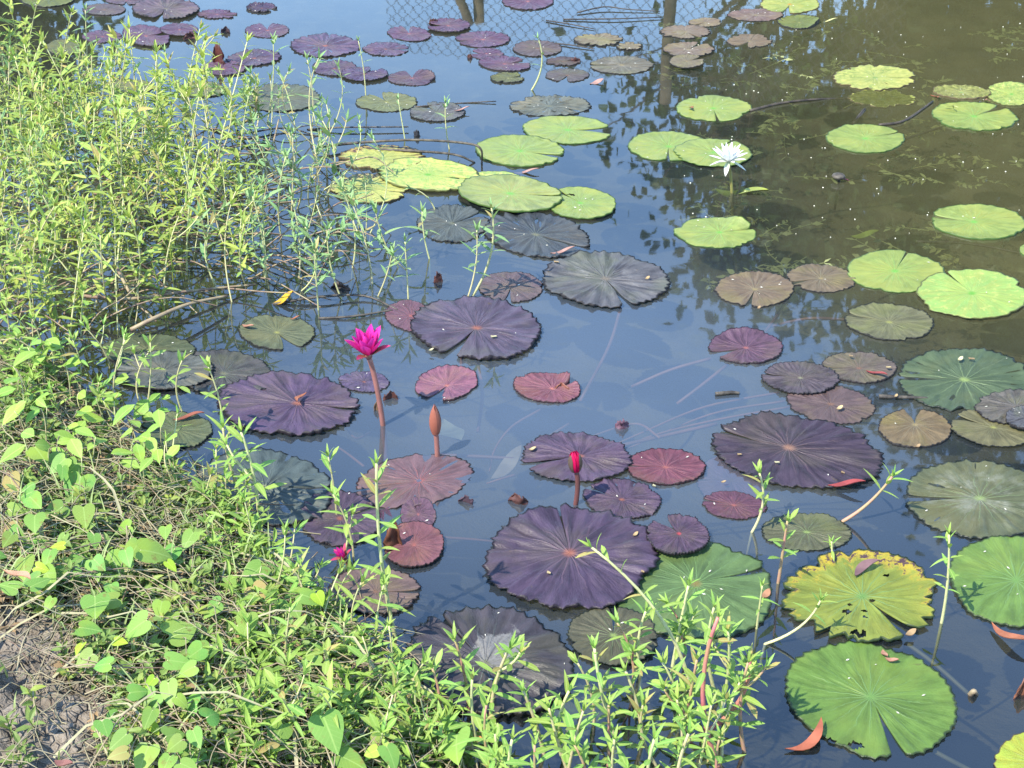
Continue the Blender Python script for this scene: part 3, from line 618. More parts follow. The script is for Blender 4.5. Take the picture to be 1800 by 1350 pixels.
pad(1573, 477, 85, 37, 2, 285, 2, 'green', 'plain bright green round pad at the right')
pad(1708, 519, 101, 44, 2, 240, 2, 'mottle', 'pale mottled green pad lapping the plain bright one', z=1, blot=.5)

# ------------------------------------------------------------------ leaf blanks (local +Y is the leaf axis, +Z its face)
def blade_mesh(name, mat, prof, L=1.0, curl=.25, fold=.18, n=5, tip=0):
    v = []; f = []
    for i in range(n+1):
        s = i/n; wd = prof(s)*.5*L; y = L*s; z = -curl*L*s*s + tip*L*s**4
        v += [(-wd, y, z+fold*wd), (0, y, z), (wd, y, z+fold*wd)]
    for i in range(n):
        a = i*3; f += [(a, a+1, a+4, a+3), (a+1, a+2, a+5, a+4)]
    b = MB(); b.add(v, f); return b.mesh(name, mat)
def lance(w): return lambda s: w*(math.sin(math.pi*min(1, s**.75+.02))**.8)*(1 if s < .98 else .05)
def obov(w): return lambda s: w*max(.02, math.sin(math.pi*min(1, s**1.5))**.6 if s < .99 else .05)
def heart_mesh(name, mat, curl=.15, fold=.25):
    out = [(0, .0), (.16, -.13), (.33, -.14), (.46, .0), (.49, .2), (.42, .45), (.28, .68), (.12, .88), (0, 1.0)]
    v = []; f = []
    for i, (x, y) in enumerate(out):
        for sgn in (1,) if x == 0 else (1, -1): pass
    mid = [(0, 0), (0, .02), (0, .05), (0, .15), (0, .3), (0, .5), (0, .7), (0, .88), (0, 1.0)]
    for (x, y), (mx_, my) in zip(out, mid):
        z = lambda xx, yy: -curl*max(0, yy)**2 + fold*abs(xx)*.5 - .25*xx*xx
        v += [(-x, y, z(x, y)), (mx_, my, z(0, my)), (x, y, z(x, y))]
    for i in range(len(out)-1):
        a = i*3; f += [(a, a+1, a+4, a+3), (a+1, a+2, a+5, a+4)]
    b = MB(); b.add(v, f); return b.mesh(name, mat)
LV = {}
for key, mat in (('a', 'weed'), ('b', 'weed_b'), ('f', 'weed_f')):
    LV[key] = [blade_mesh('weed_leaf', M[mat], lance(wd), 1, cu, .22, 5) for wd, cu in ((.20, .18), (.23, .32), (.18, .48), (.25, .08))]
LV['f'] += [blade_mesh('weed_leaf', M['weed_f'], obov(.27), 1, cu, .2, 5) for cu in (.1, .25)]
HV = [heart_mesh('heart_leaf', M['heart'], c, fo) for c, fo in ((.1, .2), (.25, .35), (.35, .1))]
HVY = [heart_mesh('heart_leaf', M['heart_y'], c, fo) for c, fo in ((.1, .3), (.25, .5))]
OV = [blade_mesh('obovate_leaf', M['obovate'], obov(.62), 1, c, .2, 6) for c in (.1, .25)]

def put_leaf(parent, me, pos, d, nrm, size, name='leaf', wx=1.0):
    o = bpy.data.objects.new(name, me); C.objects.link(o); o.parent = parent
    m = frame(d, nrm).to_4x4(); m.translation = pos
    o.matrix_local = m @ Matrix.Diagonal((size*wx, size, size, 1)); return o
def sprig(name, base, tip, bend, leafL, pairs, rng, leaves, stem_mat, r=.0028, start=.25, below=.12, bushy=1.0, branches=0):
    """a stem with opposite narrow leaves; base/tip in world; parts are children of an Empty at the base"""
    E = empty(name, base); d = tip-base; side = Vector((d.y, -d.x, 0)); side = side.normalized() if side.length > 1e-4 else Vector((1, 0, 0))
    ctrl = d*.5 + bend
    path = bez(Vector((0, 0, 0)), ctrl, d, 10)
    b = MB(); b.tube([Vector((-bend.x*.3, -bend.y*.3, -below))] + path, r, r*.55, 5); b.build('stem', stem_mat, E)
    def dress(path, n, L, st):
        az = rng.uniform(0, 3.14)
        for k in range(n):
            u = st+(1-st)*((k+.5)/n)**.85; i = u*(len(path)-1); i0 = min(int(i), len(path)-2)
            p = path[i0].lerp(path[i0+1], i-i0); tg = (path[i0+1]-path[i0]).normalized()
            az += math.pi/2+rng.uniform(-.35, .35); a = tg.orthogonal().normalized(); bb_ = tg.cross(a)
            for sgn in (0, math.pi):
                if rng.random() > bushy: continue
                out = a*math.cos(az+sgn)+bb_*math.sin(az+sgn)
                op = R(rng.uniform(45, 85)) if u < .8 else R(rng.uniform(28, 55))
                dd = tg*math.cos(op)+out*math.sin(op)
                put_leaf(E, rng.choice(leaves), p, dd, tg*1.0-out*.3+Vector((0, 0, .3)), L*rng.uniform(.65, 1.15)*(1-.25*max(0, u-.75)*4))
        tg = (path[-1]-path[-2]).normalized(); a = tg.orthogonal().normalized(); bb_ = tg.cross(a)
        for k in range(4):
            q = az+.8+k*math.pi/2; out = a*math.cos(q)+bb_*math.sin(q); op = R(rng.uniform(12, 35))
            put_leaf(E, leaves[0], path[-1], tg*math.cos(op)+out*math.sin(op), tg-out, L*rng.uniform(.4, .7))
    dress(path, pairs, leafL, start)
    for k in range(branches):
        i = rng.randint(3, 7); s = path[i]; q = rng.uniform(0, 6.28); ln = d.length*rng.uniform(.3, .45)
        e = s+Vector((math.cos(q)*ln*.55, math.sin(q)*ln*.55, ln*.8)); bp = bez(s, s.lerp(e, .5)+Vector((math.cos(q), math.sin(q), 0))*ln*.15, e, 5)
        b = MB(); b.tube(bp, r*.7, r*.5, 5); b.build('branch', stem_mat, E); dress(bp, max(2, pairs//2), leafL*.9, .3)
    return E

# ------------------------------------------------------------------ the dense stand of water weed
rng = random.Random(3)
protos = []
for i in range(12):
    hgt_ = rng.uniform(.22, .36)
    tipv = Vector((rng.gauss(0, .05), rng.gauss(0, .05), hgt_))
    protos.append(sprig('water_weed', Vector((0, 0, 0)), tipv, Vector((rng.gauss(0, .045), rng.gauss(0, .045), 0)), rng.uniform(.052, .068), rng.choice((6, 7, 7, 8)), rng,
                        LV['a'] if i < 9 else LV['b'], M['weed_stem'], start=.22, branches=1 if i % 3 == 0 else 0))
POLY = [(-40, 120), (60, 120), (140, 165), (250, 205), (380, 225), (520, 215), (640, 285), (660, 390), (620, 480), (520, 515), (380, 540), (250, 575), (100, 610), (-40, 600)]
def inside(px, py, poly):
    c = False
    for i in range(len(poly)):
        x0, y0 = poly[i]; x1, y1 = poly[i-1]
        if (y0 > py) != (y1 > py) and px < (x1-x0)*(py-y0)/(y1-y0)+x0: c = not c
    return c
LBL_M = 'upright light green weed stem with narrow leaves in the dense stand at left'
LBL_F = 'thin weed stem at the sparse right fringe of the dense stand'
spots = []; tries = 0
corners = [at(-40, 120), at(-40, 610), at(665, 120), at(665, 600)]
xmin = min(p.x for p in corners); xmax = max(p.x for p in corners); ymin = min(p.y for p in corners); ymax = max(p.y for p in corners)
def to_px(p):
    d = p-CAM; k = d.dot(FW); return 900+F*d.x/k, 675-F*d.dot(UP)/k
while len(spots) < 240 and tries < 20000:
    tries += 1; p = Vector((rng.uniform(xmin, xmax), rng.uniform(ymin, ymax), 0)); px, py = to_px(p)
    if not inside(px, py, POLY): continue
    if px > 440 and rng.random() > .6: continue
    if py > 430 and px > 150 and rng.random() > .6: continue
    if px > 580 and 250 < py < 370: continue
    if py < 230 and rng.random() > .55: continue
    if any((p-q).length < .035 for q in spots): continue
    spots.append(p)
used = set()
for i, p in enumerate(spots):
    px, py = to_px(p); k = rng.randrange(9) if px < 440 and rng.random() < .85 else rng.randrange(9, 12)
    if k not in used: used.add(k); o = protos[k]
    else: o = copy_tree(protos[k])
    o.location = p; o.rotation_euler = (rng.gauss(0, .20), rng.gauss(0, .20), rng.uniform(0, 6.28)); s = rng.uniform(.62, 1.15); o.scale = (s, s, s)
    if px > 500: tag(o, LBL_F, 'weed', 'weed stems at the fringe of the stand')
    else:
        zone = 'back row, before the far purple pads' if py < 240 else 'left half beside the left edge' if px < 170 and py < 470 else 'near left, above the obovate leaves' if px < 230 else 'near front above the long runners' if py > 440 else 'middle' if px < 340 else 'right half facing the yellow pads'
        tag(o, 'upright weed stem in the dense stand, '+zone, 'weed', 'weed stems of the dense stand, '+zone)
for k in range(12):
    if k not in used:
        for ch in list(protos[k].children): bpy.data.objects.remove(ch)
        bpy.data.objects.remove(protos[k])

# the rest of the stand, too many to part: one object
b = MB(); rgm = random.Random(77)
_lv = [(tuple(v.co), ) for v in []]
def mass_leaf(b, p, d, n_, s, wd=.24):
    m3 = frame(d, n_)
    q = [(0, 0, 0), (-wd*.5*s, .38*s, .03*s), (0, .42*s, -.05*s), (wd*.5*s, .38*s, .03*s), (-wd*.34*s, .72*s, -.1*s), (0, s, -.25*s), (wd*.34*s, .72*s, -.1*s)]
    b.add([tuple(p+m3 @ Vector(v)) for v in q], [(0, 2, 1), (0, 3, 2), (1, 2, 5, 4), (2, 3, 6, 5)])
cnt = 0
while cnt < 40:
    p = Vector((rgm.uniform(xmin, xmax), rgm.uniform(ymin, ymax), 0)); px, py = to_px(p)
    if not inside(px, py, POLY) or px > 470 or (py < 240 and rgm.random() > .35): continue
    cnt += 1; hh = rgm.uniform(.10, .27); lean = Vector((rgm.gauss(0, .04), rgm.gauss(0, .04), hh))
    b.tube([p-Vector((0, 0, .05)), p+lean*.5+Vector((rgm.gauss(0, .01), 0, 0)), p+lean], .0022, .0014, 4, False)
    for i in range(9):
        u = .2+.8*i/8; a = i*1.57+rgm.uniform(-.4, .4)
        for q in (0, math.pi):
            d = Vector((math.cos(a+q), math.sin(a+q), rgm.uniform(.1, 1.0))); mass_leaf(b, p+lean*u, d, Vector((-.3*d.x, -.3*d.y, 1)), rgm.uniform(.035, .07))
tag(b.build('water_weed_mass', M['weed']), 'lower weed stems filling the dense stand at left', kind='stuff')

b = MB()
for k in range(170):     # old bare stems lying crosswise between the shoots
    px, py = rgm.uniform(-40, 640), rgm.uniform(170, 600); p = at(px, py)
    if not inside(px, py, POLY): continue
    L = rgm.uniform(.10, .38); a = rgm.uniform(-.7, .7); d = Vector((math.cos(a), math.sin(a), 0))*L; hh = rgm.uniform(.0, .10)
    b.tube(smooth_path([p-d*.5+Vector((0, 0, -.01)), p-d*.15+Vector((0, rgm.gauss(0, .02), hh*.7)), p+d*.2+Vector((0, rgm.gauss(0, .02), hh)), p+d*.5+Vector((0, 0, hh*rgm.uniform(-.1, 1.6)))], 4), rgm.uniform(.0018, .0036), .0015, 5, False)
tag(b.build('tangled_old_stems', M['runner']), 'brown bare stems tangled low in the weed stand', kind='stuff')

# single sprigs: base px, tip px, bend (m), leaf length, pairs, label
GS = 'single weed sprigs standing in the water'
def single(bpx, tpx, bend, L, pairs, label, leaves='b', mat='weed_stem', r=.0028, z=0.0, start=.3, bushy=1.0, branches=0, lean=0.0, group=GS, seed=None):
    base = at(*bpx, z); tip = at_y(*tpx, base.y+lean); rg = random.Random(seed if seed is not None else int(bpx[0]*7+tpx[1]*13))
    o = sprig('weed_sprig', base, tip, Vector(bend), L*(1.25 if leaves == 'b' else 1.0), pairs, rg, LV[leaves], M[mat], r, start, .1 if z == 0 else .03, bushy, branches)
    return tag(o, label, 'weed sprig', group)
single((155, 150), (150, 18), (0, 0, 0), .05, 5, 'tall lone sprig reaching highest at the upper left corner', start=.45)
single((935, 158), (946, 68), (.05, 0, .0), .035, 3, 'lone pale curved stem with few leaves before a brownish far pad', r=.0042, bushy=.5)
single((643, 168), (630, 72), (.01, 0, 0), .035, 4, 'thin lone stem with two white tips between far purple pads', bushy=.5)
single((790, 262), (783, 182), (-.01, 0, 0), .045, 3, 'small leafy sprig in front of the grey green toothed pad', bushy=.8)
single((712, 245), (700, 175), (.0, 0, 0), .03, 2, 'twiggy short stem beside the notched olive pad', bushy=.5)
single((830, 522), (864, 366), (.05, 0, 0), .05, 6, 'leaning sprig whose leafy top crosses the big light green pad', r=.004, start=.45)
single((822, 524), (838, 405), (.02, 0, 0), .045, 6, 'shorter sprig rising from the root of the leaning sprig', start=.3)
single((755, 455), (742, 372), (-.01, 0, 0), .045, 4, 'sprig over the dull green pad, left of the leaning sprig')
single((700, 470), (660, 370), (-.02, 0, 0), .05, 5, 'wide leaved sprig over the blue water right of the stand')
single((655, 500), (618, 355), (.02, 0, 0), .05, 6, 'tall sprig at the left of the wide leaved one', branches=1)
single((718, 525), (712, 425), (0, 0, 0), .045, 5, 'bushy sprig above the reddish pad', branches=1)
single((665, 520), (690, 440), (.01, 0, 0), .04, 3, 'sprig leaning right above the reddish pad', bushy=.7)
single((600, 525), (575, 405), (-.02, 0, 0), .048, 6, 'tall sprig at the near right corner of the stand', branches=1)
single((560, 545), (552, 440), (0, 0, 0), .045, 5, 'sprig left of the tall one at the near corner')
single((620, 470), (600, 330), (.04, 0, 0), .05, 6, 'arching sprig leaning over the ragged yellow pad')
single((690, 300), (715, 330), (.02, 0, .02), .03, 2, 'tiny bent sprig lying over the yellow green cluster', bushy=.7)
single((765, 370), (722, 330), (.02, 0, .02), .035, 3, 'sprig lying across the mottled pad', bushy=.7)
single((545, 250), (540, 105), (.03, 0, 0), .04, 5, 'tall thin stem before the broad far purple pad', bushy=.7)
single((470, 215), (480, 70), (.02, 0, 0), .05, 3, 'tall stem with a star of leaves before the far purple pads', start=.6)
single((300, 230), (290, 92), (.02, 0, 0), .05, 4, 'reddish stem topped by blue green leaves in the far weed', mat='pink_stem', start=.5)
# foreground: left
single((204, 735), (220, 598), (-.03, 0, .0), .045, 4, 'fork topped sprig over the grey green pad by the left bank', 'f', z=.02, branches=1)
single((258, 720), (264, 602), (.01, 0, 0), .05, 3, 'slender sprig in front of the dull olive pad by the left bank', 'f', start=.5)
single((322, 727), (320, 634), (-.03, 0, 0), .05, 3, 'sprig bowed left over the dark teal pad', 'f', start=.4)
single((393, 775), (366, 645), (.02, 0, 0), .05, 5, 'sprig in front of the dark olive toothed pad', 'f')
single((455, 930), (424, 760), (.02, 0, 0), .058, 7, 'stout leafy sprig over the large teal pad', 'f', r=.0045, branches=1)
single((440, 905), (392, 752), (-.02, 0, 0), .058, 6, 'leafy sprig left of the stout one over the teal pad', 'f', r=.004)
single((592, 905), (577, 803), (.005, 0, 0), .045, 2, 'small star topped sprig at the right rim of the teal pad', 'f', start=.6)
single((695, 1120), (662, 815), (-.02, 0, 0), .052, 11, 'very tall sprig standing before the rusty red pad', 'f', r=.0048, start=.12)
single((622, 985), (585, 868), (.02, 0, 0), .05, 5, 'sprig left of the very tall one over the dark violet pad', 'f')
single((606, 975), (620, 905), (.0, 0, 0), .045, 3, 'short sprig by the fallen pink bloom', 'f')
# foreground: right
single((1322, 935), (1335, 832), (.03, 0, 0), .042, 5, 'sprig standing by the small wine red pad', 'f', r=.0036)
single((1478, 918), (1568, 838), (.01, 0, -.02), .058, 3, 'sprig sweeping to the right with a thick pinkish stem', 'f', 'pink_stem', r=.0048, start=.7)
single((1368, 1025), (1384, 916), (.0, 0, 0), .045, 5, 'sprig at the left of the yellowed pad', 'f', 'pink_stem', r=.004)
single((1463, 985), (1462, 952), (0, 0, 0), .035, 2, 'tiny sprig poking up behind the yellowed pad', 'f')
single((1655, 1095), (1668, 940), (.01, 0, 0), .038, 6, 'sprig between the yellowed pad and the right edge pad', 'f', r=.0036)
single((1345, 1132), (1442, 1056), (.03, 0, -.02), .04, 3, 'arching sprig reaching over the near left of the yellowed pad', 'f', r=.0034, start=.7)
single((1215, 1215), (1040, 962), (.06, 0, .02), .05, 6, 'long diagonal stem slanting across the largest purple pad', 'f', r=.0042, start=.5, bushy=.75)
single((1330, 1105), (1340, 1030), (0, 0, 0), .035, 3, 'short sprig near the brown scrap right of the soft green pad', 'f')
GB = 'leafy sprigs crowding the bottom water edge'
tips = [(1085, 1095, 'b'), (1135, 1075, 'c'), (1175, 1062, 'd'), (1255, 1068, 'e'), (1210, 1030, ''), (1280, 1110, ''), (1315, 1165, ''), (1045, 1140, ''), (1015, 1165, ''), (1100, 1180, ''), (1165, 1165, ''), (1225, 1160, ''),
        (1070, 1240, ''), (1130, 1240, ''), (1190, 1230, ''), (1250, 1240, ''), (1025, 1250, ''), (965, 1245, ''), (920, 1215, ''), (895, 1140, ''), (1300, 1200, ''), (1210, 1290, ''), (1150, 1300, ''), (1080, 1300, ''), (1010, 1310, ''), (940, 1310, ''), (1265, 1295, ''),
        (870, 1290, ''), (1000, 1215, ''), (800, 1125, ''), (830, 1195, ''), (855, 1240, ''), (900, 1300, ''), (760, 1175, '')]
for i, (x, y, q) in enumerate(tips):
    dx = rng.uniform(-35, 45); dy = rng.uniform(95, 165)
    o = single((x+dx, y+dy), (x, y), (rng.uniform(-.03, .03), 0, 0), rng.uniform(.042, .055), rng.choice((5, 6, 7)), 'leafy sprig in the crowded clump at the bottom water edge', 'f',
               'pink_stem' if rng.random() < .25 else 'weed_stem', rng.uniform(.003, .0045), start=.2, branches=1 if rng.random() < .5 else 0, group=GB, seed=i+900)
single((1262, 1345), (1262, 1085), (-.05, 0, 0), .05, 5, 'sprig with a thick orange pink stem in the bottom clump', 'f', 'pink_weed', .0055, start=.45, group=GB)
single((1205, 1305), (1318, 1160), (.06, 0, -.03), .05, 4, 'sprig with a bent bright pink stem at the right of the bottom clump', 'f', 'pink_weed', .0058, start=.6, group=GB)

# ------------------------------------------------------------------ blooms
def petal_mesh(name, mat, w=.3, cup=.35, curve=.25, n=7, pointed=1.0):
    v = []; f = []
    for i in range(n+1):
        s = i/n; wd = w*(math.sin(math.pi*min(1, (s*.93+.07)**.9))**(.75*pointed))*.5 if s < 1 else .004
        y = s; z = -curve*s*s+curve*.35*s
        for k in range(5):
            q = (k-2)/2; v.append((wd*q, y, z+cup*wd*q*q))
    for i in range(n):
        for k in range(4): a = i*5+k; f.append((a, a+1, a+6, a+5))
    b = MB(); b.add(v, f); return b.mesh(name, mat)
def petal_mat(name, base, tipc, trans=.35):
    t = NT(name); tc = t.n('TexCoord'); sp = t.n('SeparateXYZ'); t.l(tc.outputs['Object'], sp.inputs[0])
    st = t.noise(t.comb(t.math('MULTIPLY', sp.outputs[0], 60.0), t.math('MULTIPLY', sp.outputs[1], 3.0), .3), 1.0, 3)
    c = t.mix(t.ss(sp.outputs[1], .1, .9), base, tipc); c = t.mix(t.ss(st, .4, .7, 0, .35), c, tuple(x*.75 for x in base))
    p = t.principled(c, .45, .3); tr = t.n('BsdfTranslucent'); t.l(c, tr.inputs[0])
    m = t.n('MixShader'); m.inputs[0].default_value = trans; t.l(p, m.inputs[1]); t.l(tr.outputs[0], m.inputs[2]); return t.done(m.outputs[0])
PM = petal_mat('magenta_petal', (.60, .012, .18), (.80, .05, .40)); PW = petal_mat('white_petal', (.80, .80, .74), (.86, .86, .86), .3)
PS = petal_mat('pink_sepal', (.28, .10, .05), (.50, .05, .17), .2); PSW = petal_mat('pale_sepal', (.55, .62, .40), (.80, .82, .78), .25)
PB = petal_mat('bud_sepal', (.30, .10, .065), (.38, .11, .085), .1); PR = petal_mat('crimson_petal', (.62, .008, .09), (.80, .02, .22)); PG = petal_mat('dark_sepal', (.10, .07, .05), (.20, .03, .07), .1)
YEL = plain('stamen', (.60, .38, .05), (.45, .22, .03), 60, .6); YELW = plain('pale_stamen', (.62, .52, .18), (.5, .4, .1), 60, .6)
FST = plain('flower_stem', (.30, .13, .11), (.22, .10, .08), 12, .4); FSG = plain('green_flower_stem', (.22, .22, .06), (.18, .14, .05), 12, .4); FSD = plain('dark_flower_stem', (.16, .06, .055), (.10, .045, .04), 12, .4)
def bloom(name, label, bpx, fpx, bend, rings, stem_mat, sr, tiltv=(0, 0, 1), stamens=None, group='water lily blooms and buds'):
    """rings: (count, petal mesh, length, opening angle deg from the axis, base radius, phase, name)"""
    base = at(*bpx); top = at_y(*fpx, base.y); E = tag(empty(name, base), label, 'flower' if 'bud' not in name else 'bud', group)
    d = top-base; b = MB(); pth = bez(Vector((0, 0, -.12))-Vector((d.x, 0, 0))*.3, Vector(bend)+d*.45, d, 12); b.tube(pth, sr*1.05, sr*.95, 10); b.build('stem', stem_mat, E)
    ax = frame(Vector((0, 1, 0)), Vector((0, 0, 1))); az = Vector(tiltv).normalized(); a = az.orthogonal().normalized(); bb_ = az.cross(a)
    rg = random.Random(int(bpx[0]))
    b = MB(); b.tube([d-az*sr*1.2, d, d+az*sr*1.6], lambda u: sr*(1+.9*u), seg=12); b.build('receptacle', stem_mat, E)
    for cnt, me, L, op, br, ph, nm in rings:
        for k in range(cnt):
            q = ph+2*math.pi*k/cnt+rg.uniform(-.08, .08); out = a*math.cos(q)+bb_*math.sin(q); o_ = R(op+rg.uniform(-5, 5))
            put_leaf(E, me, d+az*sr*.6+out*br, az*math.cos(o_)+out*math.sin(o_), az*math.sin(o_)-out*math.cos(o_), L*rg.uniform(.93, 1.05), nm)
    if stamens:
        b = MB()
        for k in range(stamens[0]):
            q = k*2.4; rr = stamens[2]*math.sqrt((k+.5)/stamens[0]); out = a*math.cos(q)+bb_*math.sin(q)
            b.tube([d+az*sr+out*rr*.5, d+az*(stamens[1]*.6)+out*rr*.8, d+az*stamens[1]+out*rr*.9], .0016, .0008, 4)
        tag(b.build('stamens', stamens[3], E), kind='stuff')
    return E
pm = petal_mesh('petal', PM, .38, .6, -.10); pm2 = petal_mesh('petal', PM, .36, .7, -.16); ps = petal_mesh('sepal', PS, .36, .5, .05)
bloom('water_lily_bloom', 'open magenta bloom on a tall pink stem above the violet pad', (672, 747), (648, 626), (.012, 0, 0),
      [(4, ps, .062, 56, .008, .4, 'sepal'), (5, pm, .066, 40, .007, .1, 'petal'), (6, pm, .068, 25, .006, .5, 'petal'), (5, pm2, .064, 12, .004, .2, 'petal')], FST, .0062, (-.05, -.12, 1), (26, .028, .012, YEL))
pw = petal_mesh('petal', PW, .26, .4, .02); pw2 = petal_mesh('petal', PW, .24, .4, -.06); psw = petal_mesh('sepal', PSW, .28, .4, .12)
bloom('water_lily_bloom', 'open white bloom with pointed petals over a bright green pad', (1289, 339), (1280, 285), (.004, 0, .01),
      [(4, psw, .060, 112, .006, .5, 'sepal'), (8, pw, .062, 66, .006, .1, 'petal'), (8, pw, .062, 42, .005, .45, 'petal'), (7, pw2, .058, 22, .004, .2, 'petal')], FSG, .005, (-.03, -.02, 1), (30, .024, .012, YELW))
def spindle(name, mat, rmax, h, span, off, openr=0.0, n=9, m=6):
    v = []; f = []
    for i in range(n+1):
        u = i/n; r = rmax*(math.sin(math.pi*min(1, .17+.83*u))**.8)*(1.1-u*.22)+openr*u*u+off
        if u == 1: r = openr*.9+off*.5
        sp_ = span*(1 if u < .75 else max(.12, 1-(u-.75)*3.4))
        for k in range(m+1):
            a = (k/m-.5)*sp_; v.append((r*math.sin(a), h*u, r*math.cos(a)))
    for i in range(n):
        for k in range(m): a = i*(m+1)+k; f.append((a, a+1, a+m+2, a+m+1))
    b = MB(); b.add(v, f); return b.mesh(name, mat)
def bud(label, bpx, fpx, bend, layers, stem_mat, sr, az, seed):
    base = at(*bpx); top = at_y(*fpx, base.y); E = tag(empty('water_lily_bud', base), label, 'bud', 'water lily blooms and buds'); d = top-base
    b = MB(); b.tube(bez(Vector((0, 0, -.12))-Vector((d.x, 0, 0))*.3, Vector(bend)+d*.45, d, 12), sr*1.05, sr*.95, 10); b.build('stem', stem_mat, E)
    az = Vector(az).normalized(); a = az.orthogonal().normalized(); bb_ = az.cross(a)
    for me, cnt, ph, nm in layers:
        for k in range(cnt):
            q = ph+k*2*math.pi/cnt; put_leaf(E, me, d-az*.002, az, a*math.cos(q)+bb_*math.sin(q), 1.0, nm)
    return E
bud('closed coppery pointed bud on a short stem above the sunken pad', (768, 802), (766, 760), (.003, 0, 0),
    [(spindle('sepal', PB, .0126, .078, 1.75, .0010), 2, .3, 'sepal'), (spindle('sepal', PB, .0126, .076, 1.75, .0004), 2, 1.87, 'sepal'), (spindle('petal', PS, .0124, .072, 2.2, 0), 3, .9, 'petal')], FST, .0060, (-.02, -.02, 1), 1)
bud('half open crimson bud on a curved stem above the violet pad', (998, 886), (1012, 826), (.025, 0, 0),
    [(spindle('sepal', PG, .0125, .046, 1.15, .0016, .008), 3, .9, 'sepal'), (spindle('petal', PR, .0125, .050, 1.3, .0008, .006), 4, .2, 'petal'), (spindle('petal', PR, .0120, .051, 1.3, 0, .003), 4, .95, 'petal'), (spindle('petal', PR, .008, .049, 1.8, 0, .001), 3, .5, 'petal')], FSD, .0056, (-.08, -.05, 1), 2)
bloom('water_lily_bloom', 'small half sunk magenta bloom hidden behind lower left sprigs', (618, 992), (606, 980), (0, 0, 0),
      [(5, ps, .026, 50, .004, .4, 'sepal'), (6, pm2, .027, 24, .003, .1, 'petal')], FSD, .004, (-.5, -.3, 1))
# spent seed head
E = tag(empty('spent_seed_head', at(1473, 318)), 'spent brown seed head poking out of the dark reflection', 'seed head')
b = MB(); b.tube([Vector((0, 0, -.1)), Vector((.004, 0, .012))], .004, seg=7); b.build('stem', M['deadstem'], E)
b = MB(); b.tube([Vector((0, 0, .006)), Vector((0, 0, .016)), Vector((0, 0, .022)), Vector((0, 0, .023))], lambda u: (.010, .022, .018, .006)[min(3, int(u*3+.01))], seg=14); b.build('disc', M['twig'], E)
for k in range(8):
    q = k*.785; put_leaf(E, petal_mesh('petal', PG, .3, .3, .1, 4) if k == 0 else E.children[2].data, Vector((0, 0, .012)), Vector((math.cos(q), math.sin(q), -.25)), Vector((0, 0, 1)), .04, 'petal')

# ------------------------------------------------------------------ fallen leaves, flakes, dead scraps, twigs
def crescent(px, py, lpx, ang, curve, col, label, z=.012, wd=.2, name='fallen_leaf', cat='fallen leaf', group='fallen leaves', tilt=.1):
    c = at(px, py, z); L = lpx*ppm(c); n = 9; v = []; f = []
    for i in range(n+1):
        s = i/n-.5; w_ = wd*.5*max(.02, math.cos(s*math.pi)**.8); y = s; x = curve*(1-4*s*s)*.5
        zz_ = .06*math.sin(s*5)+.12*s*s
        v += [((x-w_)*L, y*L, (zz_+.06*wd)*L), (x*L, y*L, zz_*L), ((x+w_)*L, y*L, (zz_+.06*wd)*L)]
    for i in range(n):
        a = i*3; f += [(a, a+1, a+4, a+3), (a+1, a+2, a+5, a+4)]
    k = len(v); v2 = [(x, y, q-.0012) for x, y, q in v]; f2 = [tuple(k+i for i in reversed(q)) for q in f]
    b = MB(); b.add(v, f); b.v += v2; b.f += f2
    o = b.build(name, plain('fallen_leaf', col, tuple(x*.7 for x in col), 25, .55), None, c)
    d = (at(px+10*math.cos(R(ang)), py+10*math.sin(R(ang)), z)-c).normalized(); o.rotation_euler = (tilt, 0, math.atan2(-d.x, d.y))
    return tag(o, label, cat, group)
OR = (.34, .12, .06); SA = (.38, .19, .12); RD = (.27, .05, .045); PK = (.36, .20, .155)
crescent(531, 699, 46, 125, .35, OR, 'orange crescent leaf on the big violet pad', z=.022)
crescent(989, 440, 46, -6, .1, PK, 'pinkish leaf on the slate blue pad', z=.012)
crescent(925, 301, 46, 0, .05, PK, 'pinkish brown leaf floating below the two central green pads', z=.004)
crescent(1412, 1290, 96, -35, .45, (.32, .095, .05), 'large orange crescent leaf hanging off the lower right green pad', z=.012)
crescent(1782, 1112, 90, 30, .3, OR, 'large orange leaf on the right edge green pad', z=.016)
crescent(1488, 851, 66, 2, -.12, RD, 'red leaf on the big blackish purple pad', z=.018)
crescent(1541, 656, 42, 20, -.15, RD, 'red leaf on the brown olive pad', z=.012)
crescent(1641, 170, 30, 40, -.5, OR, 'small orange curved leaf left of the rolled yellow pad', z=.008)
crescent(1738, 176, 26, 60, .4, SA, 'orange leaf on the right end of the rolled yellow pad', z=.012)
crescent(1219, 189, 22, 100, .5, OR, 'orange crescent leaf on a bright green pad left of the reflection', z=.012, wd=.35)
crescent(30, 1012, 78, 28, -.2, (.50, .26, .15), 'large salmon leaf on the bank at the left edge', z=.30)
crescent(436, 572, 26, 15, .1, SA, 'salmon leaf at the left rim of the wide notched olive pad', z=.012, wd=.35)
crescent(518, 558, 18, -10, .1, OR, 'small orange leaf at the far rim of the wide notched olive pad', z=.012)
crescent(1556, 1148, 22, 60, .2, SA, 'upper salmon flake on the lower right green pad', z=.012, wd=.45)
crescent(1568, 1158, 24, 15, .2, SA, 'lower salmon flake on the lower right green pad', z=.012, wd=.4)
crescent(1345, 1043, 26, -40, .2, (.30, .15, .08), 'brown leaf scrap at the right of the soft green pad', z=.012, wd=.5)
crescent(1456, 36, 34, -2, .05, (.55, .52, .22), 'pale yellow leaf floating beside the olive pad at the top right', z=.004, wd=.14)
crescent(1049, 144, 28, -10, .1, PK, 'pink leaf floating alone left of the post reflection', z=.004, wd=.5)
crescent(812, 191, 28, -5, .1, PK, 'pink leaf at the right rim of the grey green toothed pad', z=.012)
